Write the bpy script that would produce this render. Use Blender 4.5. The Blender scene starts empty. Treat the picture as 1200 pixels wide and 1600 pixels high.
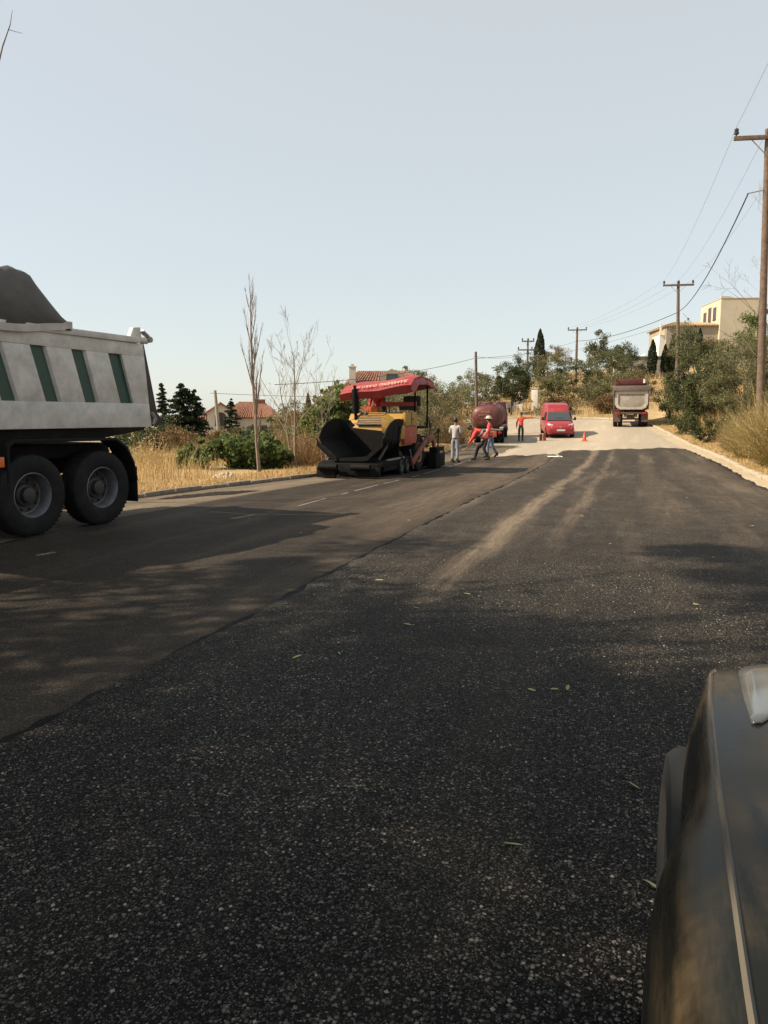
import bpy, bmesh, math, random
import numpy as np
from mathutils import Vector, Matrix, Euler

random.seed(11); RNG = np.random.default_rng(11)
SC = bpy.context.scene; COL = SC.collection
R = math.radians

# ------------------------------------------------------------------ camera
cd = bpy.data.cameras.new('camera'); cam = bpy.data.objects.new('camera', cd); COL.objects.link(cam)
cd.sensor_fit = 'VERTICAL'; cd.sensor_height = 36.0; cd.lens = 36.0 * 1200 / 1600
cd.clip_start = 0.05; cd.clip_end = 6000
cam.location = (0, 0, 1.58)
cam.rotation_euler = (R(90 - 7.125), 0, R(17.8))
SC.camera = cam

# ------------------------------------------------------------------ sky, sun, exposure
SUN_AZ = (-0.90, -0.436); SUN_EL = R(41)
w = bpy.data.worlds.new('World'); SC.world = w; w.use_nodes = True
nt = w.node_tree; bg = nt.nodes['Background']
sky = nt.nodes.new('ShaderNodeTexSky'); sky.sky_type = 'NISHITA'; sky.sun_disc = False
sky.sun_elevation = SUN_EL; sky.sun_rotation = math.atan2(SUN_AZ[0], SUN_AZ[1])
sky.air_density = 1.0; sky.dust_density = 0.8; sky.ozone_density = 1.0; sky.altitude = 100
hz = nt.nodes.new('ShaderNodeMix'); hz.data_type = 'RGBA'; hz.inputs['Factor'].default_value = 0.62      # summer haze: a pale veil over the whole sky
hz.inputs['B'].default_value = (6.05, 6.2, 5.9, 1); nt.links.new(sky.outputs[0], hz.inputs['A'])
nt.links.new(hz.outputs['Result'], bg.inputs[0]); bg.inputs[1].default_value = 0.088
sd = bpy.data.lights.new('sun', 'SUN'); so = bpy.data.objects.new('sun', sd); COL.objects.link(so)
sd.energy = 5.0; sd.angle = R(0.5); sd.color = (1.0, 0.84, 0.64)
ld = Vector((-SUN_AZ[0] * math.cos(SUN_EL), -SUN_AZ[1] * math.cos(SUN_EL), -math.sin(SUN_EL)))
so.rotation_euler = ld.to_track_quat('-Z', 'Y').to_euler(); so.location = (-20, -10, 30)
SC.view_settings.view_transform = 'Standard'; SC.view_settings.look = 'None'
SC.view_settings.gamma = 1.0; SC.view_settings.use_curve_mapping = False
SC.view_settings.exposure = 0.72
SC.render.engine = 'CYCLES'
SC.cycles.max_bounces = 6; SC.cycles.transparent_max_bounces = 8

# ------------------------------------------------------------------ helpers
def link_mesh(name, me, mat=None, parent=None, smooth=False):
    o = bpy.data.objects.new(name, me); COL.objects.link(o)
    if mat is not None: me.materials.append(mat)
    if parent is not None: o.parent = parent
    if smooth: me.polygons.foreach_set('use_smooth', [True] * len(me.polygons))
    return o

def tag(o, label=None, cat=None, group=None, kind=None):
    if label: o['label'] = label
    if cat: o['category'] = cat
    if group: o['group'] = group
    if kind: o['kind'] = kind
    return o

def thing(name, label, cat, loc=(0, 0, 0), rz=0.0, group=None):
    o = bpy.data.objects.new(name, None); COL.objects.link(o)
    o.location = loc; o.rotation_euler = (0, 0, rz); o.empty_display_size = 0.2
    return tag(o, label, cat, group)

def copy_thing(src, loc, rz, label=None, scale=None):
    c = src.copy(); COL.objects.link(c); c.location = loc; c.rotation_euler = (0, 0, rz)
    if label: c['label'] = label
    if scale: c.scale = scale
    for ch in list(src.children):
        d = ch.copy(); COL.objects.link(d); d.parent = c
        for g in list(ch.children):
            e = g.copy(); COL.objects.link(e); e.parent = d
    return c

class MB:
    def __init__(s): s.v = []; s.f = []
    def add(s, vs, fs):
        b = len(s.v); s.v += [tuple(v) for v in vs]; s.f += [tuple(b + i for i in f) for f in fs]; return s
    def hexa(s, p):
        return s.add(p, [(0, 3, 2, 1), (4, 5, 6, 7), (0, 1, 5, 4), (1, 2, 6, 5), (2, 3, 7, 6), (3, 0, 4, 7)])
    def box(s, x0, x1, y0, y1, z0, z1):
        return s.hexa([(x0, y0, z0), (x1, y0, z0), (x1, y1, z0), (x0, y1, z0), (x0, y0, z1), (x1, y0, z1), (x1, y1, z1), (x0, y1, z1)])
    def obox(s, c, size, rot=(0, 0, 0)):
        m = Euler(rot).to_matrix(); c = Vector(c); h = [q / 2 for q in size]
        return s.hexa([c + m @ Vector((a * h[0], b * h[1], d * h[2])) for a, b, d in
                       ((-1, -1, -1), (1, -1, -1), (1, 1, -1), (-1, 1, -1), (-1, -1, 1), (1, -1, 1), (1, 1, 1), (-1, 1, 1))])
    def bar(s, p0, p1, w, h, up=(0, 0, 1)):
        p0 = Vector(p0); p1 = Vector(p1); d = (p1 - p0).normalized(); u = Vector(up)
        a = d.cross(u)
        if a.length < 1e-4: a = d.cross(Vector((1, 0, 0)))
        a.normalize(); b = a.cross(d)
        a *= w / 2; b *= h / 2
        return s.hexa([p0 - a - b, p0 + a - b, p1 + a - b, p1 - a - b, p0 - a + b, p0 + a + b, p1 + a + b, p1 - a + b])
    def tube(s, pts, rad, n=8, caps=True):
        pts = [Vector(p) for p in pts]; k = len(pts)
        if not hasattr(rad, '__len__'): rad = [rad] * k
        t0 = (pts[1] - pts[0]).normalized()
        ref = Vector((0, 0, 1)) if abs(t0.z) < 0.9 else Vector((1, 0, 0))
        a = t0.cross(ref).normalized(); vs = []
        for i in range(k):
            t = (pts[min(i + 1, k - 1)] - pts[max(i - 1, 0)])
            t = t.normalized() if t.length > 1e-9 else t0
            a = (a - t * a.dot(t)); a = a.normalized() if a.length > 1e-6 else t.orthogonal().normalized()
            b = t.cross(a)
            for j in range(n):
                q = 2 * math.pi * j / n
                vs.append(pts[i] + (a * math.cos(q) + b * math.sin(q)) * rad[i])
        fs = [(i * n + j, i * n + (j + 1) % n, (i + 1) * n + (j + 1) % n, (i + 1) * n + j) for i in range(k - 1) for j in range(n)]
        if caps: fs += [tuple(range(n - 1, -1, -1)), tuple((k - 1) * n + j for j in range(n))]
        return s.add(vs, fs)
    def cyl(s, p0, p1, r0, r1=None, n=12): return s.tube([p0, p1], [r0, r0 if r1 is None else r1], n)
    def lathe(s, prof, c, axis='x', sgn=1, n=28):
        """prof: (t along axis, r)"""
        vs = []
        for t, r in prof:
            for j in range(n):
                q = 2 * math.pi * j / n; ca, sa = r * math.cos(q), r * math.sin(q)
                if axis == 'x': vs.append((c[0] + sgn * t, c[1] + ca, c[2] + sa))
                elif axis == 'y': vs.append((c[0] + ca, c[1] + sgn * t, c[2] + sa))
                else: vs.append((c[0] + ca, c[1] + sa, c[2] + t))
        k = len(prof)
        return s.add(vs, [(i * n + j, i * n + (j + 1) % n, (i + 1) * n + (j + 1) % n, (i + 1) * n + j) for i in range(k - 1) for j in range(n)])
    def prism(s, poly, axis, a, b):
        """poly in the two other axes (order x,y,z), extruded along axis from a to b"""
        def P(p, t): return {'x': (t, p[0], p[1]), 'y': (p[0], t, p[1]), 'z': (p[0], p[1], t)}[axis]
        n = len(poly)
        return s.add([P(p, a) for p in poly] + [P(p, b) for p in poly],
                     [tuple(range(n)), tuple(range(2 * n - 1, n - 1, -1))] + [(i, n + i, n + (i + 1) % n, (i + 1) % n) for i in range(n)])
    def ball(s, c, r, n=10, m=7):
        if not hasattr(r, '__len__'): r = (r, r, r)
        vs = []; 
        for i in range(m + 1):
            th = math.pi * i / m
            for j in range(n):
                q = 2 * math.pi * j / n
                vs.append((c[0] + r[0] * math.sin(th) * math.cos(q), c[1] + r[1] * math.sin(th) * math.sin(q), c[2] + r[2] * math.cos(th)))
        return s.add(vs, [(i * n + j, (i + 1) * n + j, (i + 1) * n + (j + 1) % n, i * n + (j + 1) % n) for i in range(m) for j in range(n)])
    def loft(s, secs, close=True, caps=True):
        n = len(secs[0]); vs = [p for q in secs for p in q]; k = len(secs)
        fs = []
        for i in range(k - 1):
            for j in range(n if close else n - 1):
                fs.append((i * n + j, i * n + (j + 1) % n, (i + 1) * n + (j + 1) % n, (i + 1) * n + j))
        if caps: fs += [tuple(range(n - 1, -1, -1)), tuple((k - 1) * n + j for j in range(n))]
        return s.add(vs, fs)
    def build(s, name, mat, parent=None, bevel=0.0, smooth=False, loc=None, seg=2, sub=0, merge=True):
        me = bpy.data.meshes.new(name); me.from_pydata(s.v, [], s.f)
        bm = bmesh.new(); bm.from_mesh(me)
        if merge: bmesh.ops.remove_doubles(bm, verts=bm.verts, dist=1e-5)
        bmesh.ops.recalc_face_normals(bm, faces=bm.faces)
        if bevel > 0:
            es = [e for e in bm.edges if len(e.link_faces) == 2 and e.calc_face_angle(0) > 0.5]
            bmesh.ops.bevel(bm, geom=es, offset=bevel, segments=seg, profile=0.6, affect='EDGES', clamp_overlap=True)
        bm.to_mesh(me); bm.free()
        o = link_mesh(name, me, mat, parent, False)
        if smooth or bevel > 0:
            me.polygons.foreach_set('use_smooth', [True] * len(me.polygons))
            me.set_sharp_from_angle(angle=R(38))
        if sub:
            m = o.modifiers.new('sub', 'SUBSURF'); m.levels = sub; m.render_levels = sub
        if loc is not None: o.location = loc
        return o

def fast_mesh(name, V, F):
    """V (n,3) float, F (m,k) int -> mesh"""
    V = np.ascontiguousarray(V, dtype=np.float32); F = np.ascontiguousarray(F, dtype=np.int32)
    me = bpy.data.meshes.new(name); k = F.shape[1]; m = len(F)
    me.vertices.add(len(V)); me.vertices.foreach_set('co', V.ravel())
    me.loops.add(m * k); me.loops.foreach_set('vertex_index', F.ravel())
    me.polygons.add(m); me.polygons.foreach_set('loop_start', np.arange(m, dtype=np.int32) * k)
    me.update(calc_edges=True); me.validate()
    return me

# ------------------------------------------------------------------ materials
def nodes(m):
    m.use_nodes = True; t = m.node_tree
    return t, t.nodes['Principled BSDF'], t.nodes, t.links

def ramp(N, pts):
    r = N.new('ShaderNodeValToRGB'); e = r.color_ramp.elements
    while len(e) < len(pts): e.new(0.5)
    for el, (p, c) in zip(e, pts):
        el.position = p; el.color = (c[0], c[1], c[2], 1) if hasattr(c, '__len__') else (c, c, c, 1)
    return r

MATS = {}
def mat(name, c, c2=None, rough=0.6, metal=0.0, scale=6.0, detail=6, bump=0.0, bscale=60, coat=0.0, dirt=None, dscale=2.0, damt=0.5, spec=0.5, rvar=0.15):
    if name in MATS: return MATS[name]
    m = bpy.data.materials.new(name); t, b, N, L = nodes(m); MATS[name] = m
    c2 = c2 or tuple(x * 0.72 for x in c)
    tc = N.new('ShaderNodeTexCoord')
    n = N.new('ShaderNodeTexNoise'); n.inputs['Scale'].default_value = scale; n.inputs['Detail'].default_value = detail
    L.new(tc.outputs['Object'], n.inputs['Vector'])
    r = ramp(N, [(0.3, c2), (0.7, c)]); L.new(n.outputs['Fac'], r.inputs['Fac'])
    out = r.outputs['Color']
    if dirt:
        n2 = N.new('ShaderNodeTexNoise'); n2.inputs['Scale'].default_value = dscale; n2.inputs['Detail'].default_value = 9; n2.inputs['Roughness'].default_value = 0.68
        L.new(tc.outputs['Object'], n2.inputs['Vector'])
        r2 = ramp(N, [(0.62 - 0.35 * damt, 0.0), (0.80, damt)]); L.new(n2.outputs['Fac'], r2.inputs['Fac'])
        mx = N.new('ShaderNodeMix'); mx.data_type = 'RGBA'; L.new(r2.outputs['Color'], mx.inputs['Factor'])
        L.new(out, mx.inputs['A']); mx.inputs['B'].default_value = (*dirt, 1); out = mx.outputs['Result']
    L.new(out, b.inputs['Base Color'])
    rr = N.new('ShaderNodeMapRange'); L.new(n.outputs['Fac'], rr.inputs['Value'])
    rr.inputs['To Min'].default_value = max(0.02, rough - rvar); rr.inputs['To Max'].default_value = min(1, rough + rvar)
    L.new(rr.outputs['Result'], b.inputs['Roughness'])
    b.inputs['Metallic'].default_value = metal; b.inputs['Coat Weight'].default_value = coat; b.inputs['Coat Roughness'].default_value = 0.12
    b.inputs['Specular IOR Level'].default_value = spec
    if bump:
        n3 = N.new('ShaderNodeTexNoise'); n3.inputs['Scale'].default_value = bscale; n3.inputs['Detail'].default_value = 5
        L.new(tc.outputs['Object'], n3.inputs['Vector'])
        bp = N.new('ShaderNodeBump'); bp.inputs['Strength'].default_value = bump; bp.inputs['Distance'].default_value = 0.02
        L.new(n3.outputs['Fac'], bp.inputs['Height']); L.new(bp.outputs['Normal'], b.inputs['Normal'])
    return m

def leafmat(name, cols, rough=0.55, trans=0.35):
    if name in MATS: return MATS[name]
    m = bpy.data.materials.new(name); t, b, N, L = nodes(m); MATS[name] = m
    g = N.new('ShaderNodeNewGeometry')
    r = ramp(N, [(i / max(1, len(cols) - 1), c) for i, c in enumerate(cols)]); L.new(g.outputs['Random Per Island'], r.inputs['Fac'])
    L.new(r.outputs['Color'], b.inputs['Base Color']); b.inputs['Roughness'].default_value = rough
    b.inputs['Specular IOR Level'].default_value = 0.3
    tr = N.new('ShaderNodeBsdfTranslucent'); mx = N.new('ShaderNodeMixShader'); mx.inputs[0].default_value = trans
    hs = N.new('ShaderNodeHueSaturation'); hs.inputs['Value'].default_value = 1.5; hs.inputs['Hue'].default_value = 0.485
    L.new(r.outputs['Color'], hs.inputs['Color']); L.new(hs.outputs['Color'], tr.inputs['Color'])
    L.new(b.outputs[0], mx.inputs[1]); L.new(tr.outputs[0], mx.inputs[2])
    L.new(mx.outputs[0], N['Material Output'].inputs['Surface'])
    return m

def glass(name, c=(0.02, 0.025, 0.03), rough=0.06, alpha=1.0):
    if name in MATS: return MATS[name]
    m = bpy.data.materials.new(name); t, b, N, L = nodes(m); MATS[name] = m
    b.inputs['Base Color'].default_value = (*c, 1); b.inputs['Roughness'].default_value = rough
    b.inputs['Specular IOR Level'].default_value = 0.8; b.inputs['Coat Weight'].default_value = 0.4
    tc = N.new('ShaderNodeTexCoord'); n = N.new('ShaderNodeTexNoise'); n.inputs['Scale'].default_value = 3
    L.new(tc.outputs['Object'], n.inputs['Vector'])
    rr = N.new('ShaderNodeMapRange'); L.new(n.outputs['Fac'], rr.inputs['Value']); rr.inputs['To Min'].default_value = rough; rr.inputs['To Max'].default_value = rough + 0.12
    L.new(rr.outputs['Result'], b.inputs['Roughness'])
    return m

# asphalt with visible stones, laid dust and wheel tracks
def asphalt(name, dark, stone, dust, dust_amt, vscale, streaks, rough=0.75, bumps=0.6, floor=0.0, fnear=1.0):
    m = bpy.data.materials.new(name); t, b, N, L = nodes(m); MATS[name] = m
    def math_(op, a, b_=None, clamp=False):
        q = N.new('ShaderNodeMath'); q.operation = op; q.use_clamp = clamp
        for i, x in enumerate((a, b_)):
            if x is None: continue
            if isinstance(x, (int, float)): q.inputs[i].default_value = x
            else: L.new(x, q.inputs[i])
        return q.outputs[0]
    def noise(vec, sc, det=5, ro=0.6):
        q = N.new('ShaderNodeTexNoise'); q.inputs['Scale'].default_value = sc; q.inputs['Detail'].default_value = det; q.inputs['Roughness'].default_value = ro
        L.new(vec, q.inputs['Vector']); return q.outputs['Fac']
    def mrange(v, a, b_, c=0.0, d=1.0):
        q = N.new('ShaderNodeMapRange'); q.inputs['From Min'].default_value = a; q.inputs['From Max'].default_value = b_
        q.inputs['To Min'].default_value = c; q.inputs['To Max'].default_value = d; L.new(v, q.inputs['Value']); return q.outputs['Result']
    def mixc(f, a, b_):
        q = N.new('ShaderNodeMix'); q.data_type = 'RGBA'
        L.new(f, q.inputs['Factor'])
        for nm, x in (('A', a), ('B', b_)):
            if hasattr(x, '__len__'): q.inputs[nm].default_value = (*x, 1)
            else: L.new(x, q.inputs[nm])
        return q.outputs['Result']
    tc = N.new('ShaderNodeTexCoord'); P = tc.outputs['Object']
    # break up the cell grid a little
    wn = N.new('ShaderNodeTexNoise'); wn.inputs['Scale'].default_value = vscale * 0.7; L.new(P, wn.inputs['Vector'])
    wm = N.new('ShaderNodeVectorMath'); wm.operation = 'MULTIPLY_ADD'; L.new(wn.outputs['Color'], wm.inputs[0]); wm.inputs[1].default_value = (0.012,) * 3; L.new(P, wm.inputs[2])
    v = N.new('ShaderNodeTexVoronoi'); v.inputs['Scale'].default_value = vscale; v.inputs['Randomness'].default_value = 1.0; L.new(wm.outputs[0], v.inputs['Vector'])
    v2 = N.new('ShaderNodeTexVoronoi'); v2.inputs['Scale'].default_value = vscale * 2.3; L.new(wm.outputs[0], v2.inputs['Vector'])
    sep = N.new('ShaderNodeSeparateColor'); L.new(v.outputs['Color'], sep.inputs['Color'])
    sep2 = N.new('ShaderNodeSeparateColor'); L.new(v2.outputs['Color'], sep2.inputs['Color'])
    wear = mrange(noise(P, 0.9, 5, 0.65), 0.34, 0.66)
    # stones sit in black bitumen: each has its own tone, few are worn pale
    tone = math_('POWER', sep.outputs[0], 4.2)
    tone = math_('MULTIPLY', tone, math_('ADD', math_('MULTIPLY', wear, 0.85), 0.3))
    top = mrange(v.outputs['Distance'], 0.30, 0.58, 1.0, 0.0)
    pale = math_('MULTIPLY', tone, top)
    tone2 = math_('MULTIPLY', math_('POWER', sep2.outputs[1], 4.0), math_('MULTIPLY', mrange(v2.outputs['Distance'], 0.25, 0.6, 1.0, 0.0), 0.7))
    pale = math_('MAXIMUM', pale, tone2)
    base = mixc(mrange(sep.outputs[1], 0, 1), tuple(x * 0.6 for x in dark), tuple(x * 1.3 for x in dark))
    stonec = mixc(sep.outputs[2], stone, tuple(min(1, x * y) for x, y in zip(stone, (0.72, 0.76, 0.82))))
    col = mixc(pale, base, stonec)
    # dust: large soft patches drawn out along the driving direction plus wheel tracks
    mp = N.new('ShaderNodeMapping'); mp.inputs['Scale'].default_value = (1.5, 0.16, 1.0); L.new(P, mp.inputs['Vector'])
    mp2 = N.new('ShaderNodeMapping'); mp2.inputs['Scale'].default_value = (9.0, 0.5, 1.0); L.new(P, mp2.inputs['Vector'])
    d = mrange(noise(mp.outputs['Vector'], 1.0, 6, 0.62), 0.50, 0.80, 0.0, 0.75)
    sx0 = N.new('ShaderNodeSeparateXYZ'); L.new(P, sx0.inputs[0])
    d = math_('MULTIPLY', d, mrange(sx0.outputs[1], 3.0, 14.0, 0.12, 1.0))  # dust thinned towards the camera, putting the foreground shade into the colour
    d = math_('MULTIPLY', d, mrange(noise(mp2.outputs['Vector'], 1.0, 4, 0.6), 0.25, 0.7, 0.45, 1.0))
    sx = N.new('ShaderNodeSeparateXYZ'); L.new(P, sx.inputs[0])
    wob = math_('MULTIPLY', math_('SUBTRACT', noise(P, 0.35, 3), 0.5), 0.5)
    xx = math_('ADD', sx.outputs[0], wob)
    for (x0, wd, y0, y1, amt) in streaks:
        a = math_('ABSOLUTE', math_('SUBTRACT', xx, x0))
        s_ = mrange(a, wd * 0.25, wd, 1.0, 0.0)
        s_ = math_('MULTIPLY', s_, mrange(sx.outputs[1], y0, y0 + 4.0, 0, 1)); s_ = math_('MULTIPLY', s_, mrange(sx.outputs[1], y1, y1 + 6, 1, 0))
        s_ = math_('MULTIPLY', s_, mrange(noise(mp2.outputs['Vector'], 1.7, 5, 0.7), 0.32, 0.66, 0.15, 1.0))
        d = math_('ADD', d, math_('MULTIPLY', s_, amt), True)
    # patchy film of dust, cut near the camera to darken the shaded foreground
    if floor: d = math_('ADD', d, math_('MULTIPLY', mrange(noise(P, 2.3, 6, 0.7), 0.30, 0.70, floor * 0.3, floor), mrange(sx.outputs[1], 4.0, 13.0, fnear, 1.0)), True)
    fine = mrange(noise(P, vscale * 0.55, 4, 0.7), 0.3, 0.7, 0.45, 1.0)
    df = math_('MULTIPLY', math_('MULTIPLY', d, fine), dust_amt, True)
    col = mixc(df, col, dust)
    L.new(col, b.inputs['Base Color'])
    rr = math_('ADD', math_('MULTIPLY', df, 0.3), mrange(sep.outputs[0], 0, 1, rough - 0.18, rough + 0.08), True)
    L.new(rr, b.inputs['Roughness']); b.inputs['Specular IOR Level'].default_value = 0.07
    h = math_('ADD', math_('MULTIPLY', mrange(v.outputs['Distance'], 0.1, 0.75, 1.0, 0.0), math_('ADD', math_('MULTIPLY', sep.outputs[2], 0.7), 0.4)),
              math_('MULTIPLY', mrange(v2.outputs['Distance'], 0.1, 0.7, 1.0, 0.0), 0.3))
    h = math_('ADD', h, math_('MULTIPLY', noise(P, vscale * 1.5, 3), 0.5))
    bp = N.new('ShaderNodeBump'); bp.inputs['Strength'].default_value = bumps; bp.inputs['Distance'].default_value = 0.006
    L.new(h, bp.inputs['Height']); L.new(bp.outputs['Normal'], b.inputs['Normal'])
    return m

# ------------------------------------------------------------------ the lie of the land
KN = [(-60, 0), (8, 0), (14, -.06), (22, -.22), (30, -.28), (38, -.2), (48, .02), (56, .6), (66, 1.15), (78, 1.5), (100, 2.2), (200, 6), (2500, 6)]
# smooth the knots once so that the road has no creases
_yy = np.arange(-60, 220, 0.5); _zz = np.interp(_yy, [k[0] for k in KN], [k[1] for k in KN])
_k = np.ones(9) / 9; _zz = np.concatenate([_zz[:4], np.convolve(_zz, _k, 'valid'), _zz[-4:]])
def zr(y): return np.interp(y, _yy, _zz)
ROWS = [((-9.4, -40), (3.55, -40)), ((-9.4, -20), (3.55, -20)), ((-9.4, 0), (3.55, 0)), ((-9.4, 13), (3.55, 13)), ((-8.75, 21), (3.57, 23)), ((-8.45, 35), (3.7, 35)),
        ((-8.8, 43), (3.15, 43.4)), ((-9.2, 48), (2.7, 49.5)), ((-9.9, 52), (1.8, 56.3)), ((-11.4, 55.5), (1.1, 62.4)), ((-14, 58), (-.4, 69)),
        ((-18, 60), (-4, 72.7)), ((-26, 61.5), (-12, 73.5)), ((-45, 62), (-45, 74.0)), ((-90, 62), (-90, 74.0))]
def dense(pts, step):
    pts = np.array(pts, float); s = np.concatenate([[0], np.cumsum(np.hypot(*np.diff(pts, axis=0).T))])
    n = max(2, int(s[-1] / step) + 1); q = np.linspace(0, s[-1], n)
    return np.stack([np.interp(q, s, pts[:, 0]), np.interp(q, s, pts[:, 1])], 1)
def smooth_poly(pts, it=3):
    p = np.array(pts, float)
    for _ in range(it):
        a = p[:-1] * .75 + p[1:] * .25; b = p[:-1] * .25 + p[1:] * .75
        p = np.concatenate([p[:1], np.stack([a, b], 1).reshape(-1, 2), p[-1:]])
    return p
EL = smooth_poly([r[0] for r in ROWS]); ER = smooth_poly([r[1] for r in ROWS])
POLY = np.concatenate([EL, ER[::-1]])
def seg_dist(P, line):
    a = line[:-1]; b = line[1:]; ab = b - a; L2 = (ab ** 2).sum(1)
    out = np.full(len(P), 1e9)
    for i in range(len(a)):
        t = np.clip(((P - a[i]) @ ab[i]) / L2[i], 0, 1)
        out = np.minimum(out, np.hypot(*(P - a[i] - t[:, None] * ab[i]).T))
    return out
def inside(P):
    x, y = P[:, 0], P[:, 1]; c = np.zeros(len(P), bool); n = len(POLY)
    for i in range(n):
        x0, y0 = POLY[i]; x1, y1 = POLY[(i + 1) % n]
        k = ((y0 > y) != (y1 > y)); 
        with np.errstate(divide='ignore', invalid='ignore'):
            c ^= k & (x < (x1 - x0) * (y - y0) / (y1 - y0) + x0)
    return c
def sstep(a, b, x):
    t = np.clip((x - a) / (b - a), 0, 1); return t * t * (3 - 2 * t)
def land(P, d=None):
    """height of the open ground (verges, bank, hill) at points P (n,2)"""
    P = np.atleast_2d(np.asarray(P, float)); x, y = P[:, 0], P[:, 1]
    z = zr(np.minimum(y, 75)).astype(float)
    dl, dr = seg_dist(P, EL), seg_dist(P, ER)
    left = dl < dr
    fade = sstep(-14, -27, x) if False else sstep(0, 1, np.clip((-x - 13) / 14, 0, 1))
    zl = z * (1 - fade) + (np.minimum(z, 0) - 0.058 * np.clip(-x - 12, 0, 70)) * fade
    hillw = sstep(-32, -6, x)
    hill = 0.172 * np.clip(y - 74.5, 0, 38) * hillw - 0.05 * np.clip(y - 118, 0, 150) * hillw
    bank = 0.33 * np.clip(dr - 1.4, 0, 13) * sstep(-6, 3, x) * (1 - sstep(62, 90, y)) * sstep(2, 22, y)
    z = np.where(y < 75, np.where(left | (x < -14), zl, z), np.where(x < -14, zl, z))
    z = z + np.maximum(hill, bank * (x > 0)) + 0.10
    return z
def road_z(x, y):
    z = float(zr(min(y, 75))); f = float(sstep(0, 1, np.clip((-x - 13) / 14, 0, 1)))
    return z * (1 - f) + (min(z, 0) - 0.058 * float(np.clip(-x - 12, 0, 70))) * f
def landz(x, y): return float(land([[x, y]])[0])
# ------------------------------------------------------------------ ground, roads, kerbs
def ground_material():
    m = bpy.data.materials.new('dry_ground'); t, b, N, L = nodes(m)
    tc = N.new('ShaderNodeTexCoord')
    def nz(sc, det=8, ro=0.65):
        q = N.new('ShaderNodeTexNoise'); q.inputs['Scale'].default_value = sc; q.inputs['Detail'].default_value = det; q.inputs['Roughness'].default_value = ro
        L.new(tc.outputs['Object'], q.inputs['Vector']); return q.outputs['Fac']
    r1 = ramp(N, [(0.25, (.16, .11, .055)), (0.5, (.36, .25, .115)), (0.75, (.50, .37, .18))]); L.new(nz(5.0), r1.inputs['Fac'])
    r2 = ramp(N, [(0.42, (.10, .10, .045)), (0.62, (.40, .28, .13))]); L.new(nz(0.12, 4), r2.inputs['Fac'])
    mx = N.new('ShaderNodeMix'); mx.data_type = 'RGBA'; mx.inputs['Factor'].default_value = 0.35
    L.new(r1.outputs['Color'], mx.inputs['A']); L.new(r2.outputs['Color'], mx.inputs['B'])
    L.new(mx.outputs['Result'], b.inputs['Base Color']); b.inputs['Roughness'].default_value = 0.95
    bp = N.new('ShaderNodeBump'); bp.inputs['Strength'].default_value = 0.8; bp.inputs['Distance'].default_value = 0.05
    L.new(nz(14.0), bp.inputs['Height']); L.new(bp.outputs['Normal'], b.inputs['Normal'])
    return m
GM = ground_material()
def grid_axis(fine0, fine1, step, far0, far1):
    a = list(np.arange(fine0, fine1 + .01, step))
    g = step
    while a[-1] < far1: g *= 1.35; a.append(min(far1, a[-1] + g))
    g = step
    while a[0] > far0: g *= 1.35; a.insert(0, max(far0, a[0] - g))
    return np.array(a)
gx = grid_axis(-45, 32, 0.8, -2500, 2500); gy = grid_axis(-20, 130, 0.8, -600, 4000)
X, Y = np.meshgrid(gx, gy); PP = np.stack([X.ravel(), Y.ravel()], 1)
Zg = land(PP); ins = inside(PP); dd = np.minimum(seg_dist(PP, EL), seg_dist(PP, ER))
Zg += (RNG.random(len(Zg)) - .5) * .06 * (dd > 1.5) * (~ins)
_z = zr(np.minimum(PP[:, 1], 75)); _f = sstep(0, 1, np.clip((-PP[:, 0] - 13) / 14, 0, 1)); rd = _z * (1 - _f) + (np.minimum(_z, 0) - .058 * np.clip(-PP[:, 0] - 12, 0, 70)) * _f
Zg = np.where(ins, rd - .3, np.where(dd < .9, rd - .3, Zg))
nx, ny = len(gx), len(gy); ii = np.arange(nx * ny).reshape(ny, nx)
Fg = np.stack([ii[:-1, :-1], ii[:-1, 1:], ii[1:, 1:], ii[1:, :-1]], -1).reshape(-1, 4)
tag(link_mesh('ground', fast_mesh('ground', np.column_stack([PP, Zg]), Fg), GM, smooth=True), kind='structure')

# old road: one sheet that follows its two edges
M_OLD = asphalt('worn_road', (.33, .285, .22), (.50, .43, .33), (.56, .465, .335), 0.95, 42, [(-2.2, 2.0, 30, 120, .5)], rough=0.9, bumps=0.35)
n = 150; A = dense(EL, 0.5); B = dense(ER, 0.5)
def resample(p, n):
    s = np.concatenate([[0], np.cumsum(np.hypot(*np.diff(p, axis=0).T))]); q = np.linspace(0, s[-1], n)
    return np.stack([np.interp(q, s, p[:, 0]), np.interp(q, s, p[:, 1])], 1)
# pair the edges row by row so that rows stay square to the road
rl = np.concatenate([resample(smooth_poly([ROWS[i][0], ROWS[i + 1][0]], 0), 13)[:-1] for i in range(len(ROWS) - 1)])
rr_ = np.concatenate([resample(smooth_poly([ROWS[i][1], ROWS[i + 1][1]], 0), 13)[:-1] for i in range(len(ROWS) - 1)])
def snap(p, line):
    a = line[:-1]; b = line[1:]; ab = b - a; L2 = (ab ** 2).sum(1); best = None; bd = 1e9
    for i in range(len(a)):
        t = np.clip(((p - a[i]) @ ab[i]) / L2[i], 0, 1); q = a[i] + t * ab[i]; d_ = np.hypot(*(p - q))
        if d_ < bd: bd, best = d_, q
    return best
rl = np.array([snap(p, EL) for p in rl]); rr_ = np.array([snap(p, ER) for p in rr_])
cols = 16; V = []
for i in range(len(rl)):
    for j in range(cols):
        t = j / (cols - 1); p = rl[i] * (1 - t) + rr_[i] * t
        V.append((p[0], p[1], road_z(p[0], p[1])))
ii = np.arange(len(V)).reshape(len(rl), cols)
F = np.stack([ii[:-1, :-1], ii[:-1, 1:], ii[1:, 1:], ii[1:, :-1]], -1).reshape(-1, 4)
tag(link_mesh('road', fast_mesh('road', np.array(V), F), M_OLD, smooth=True), kind='structure')

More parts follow.
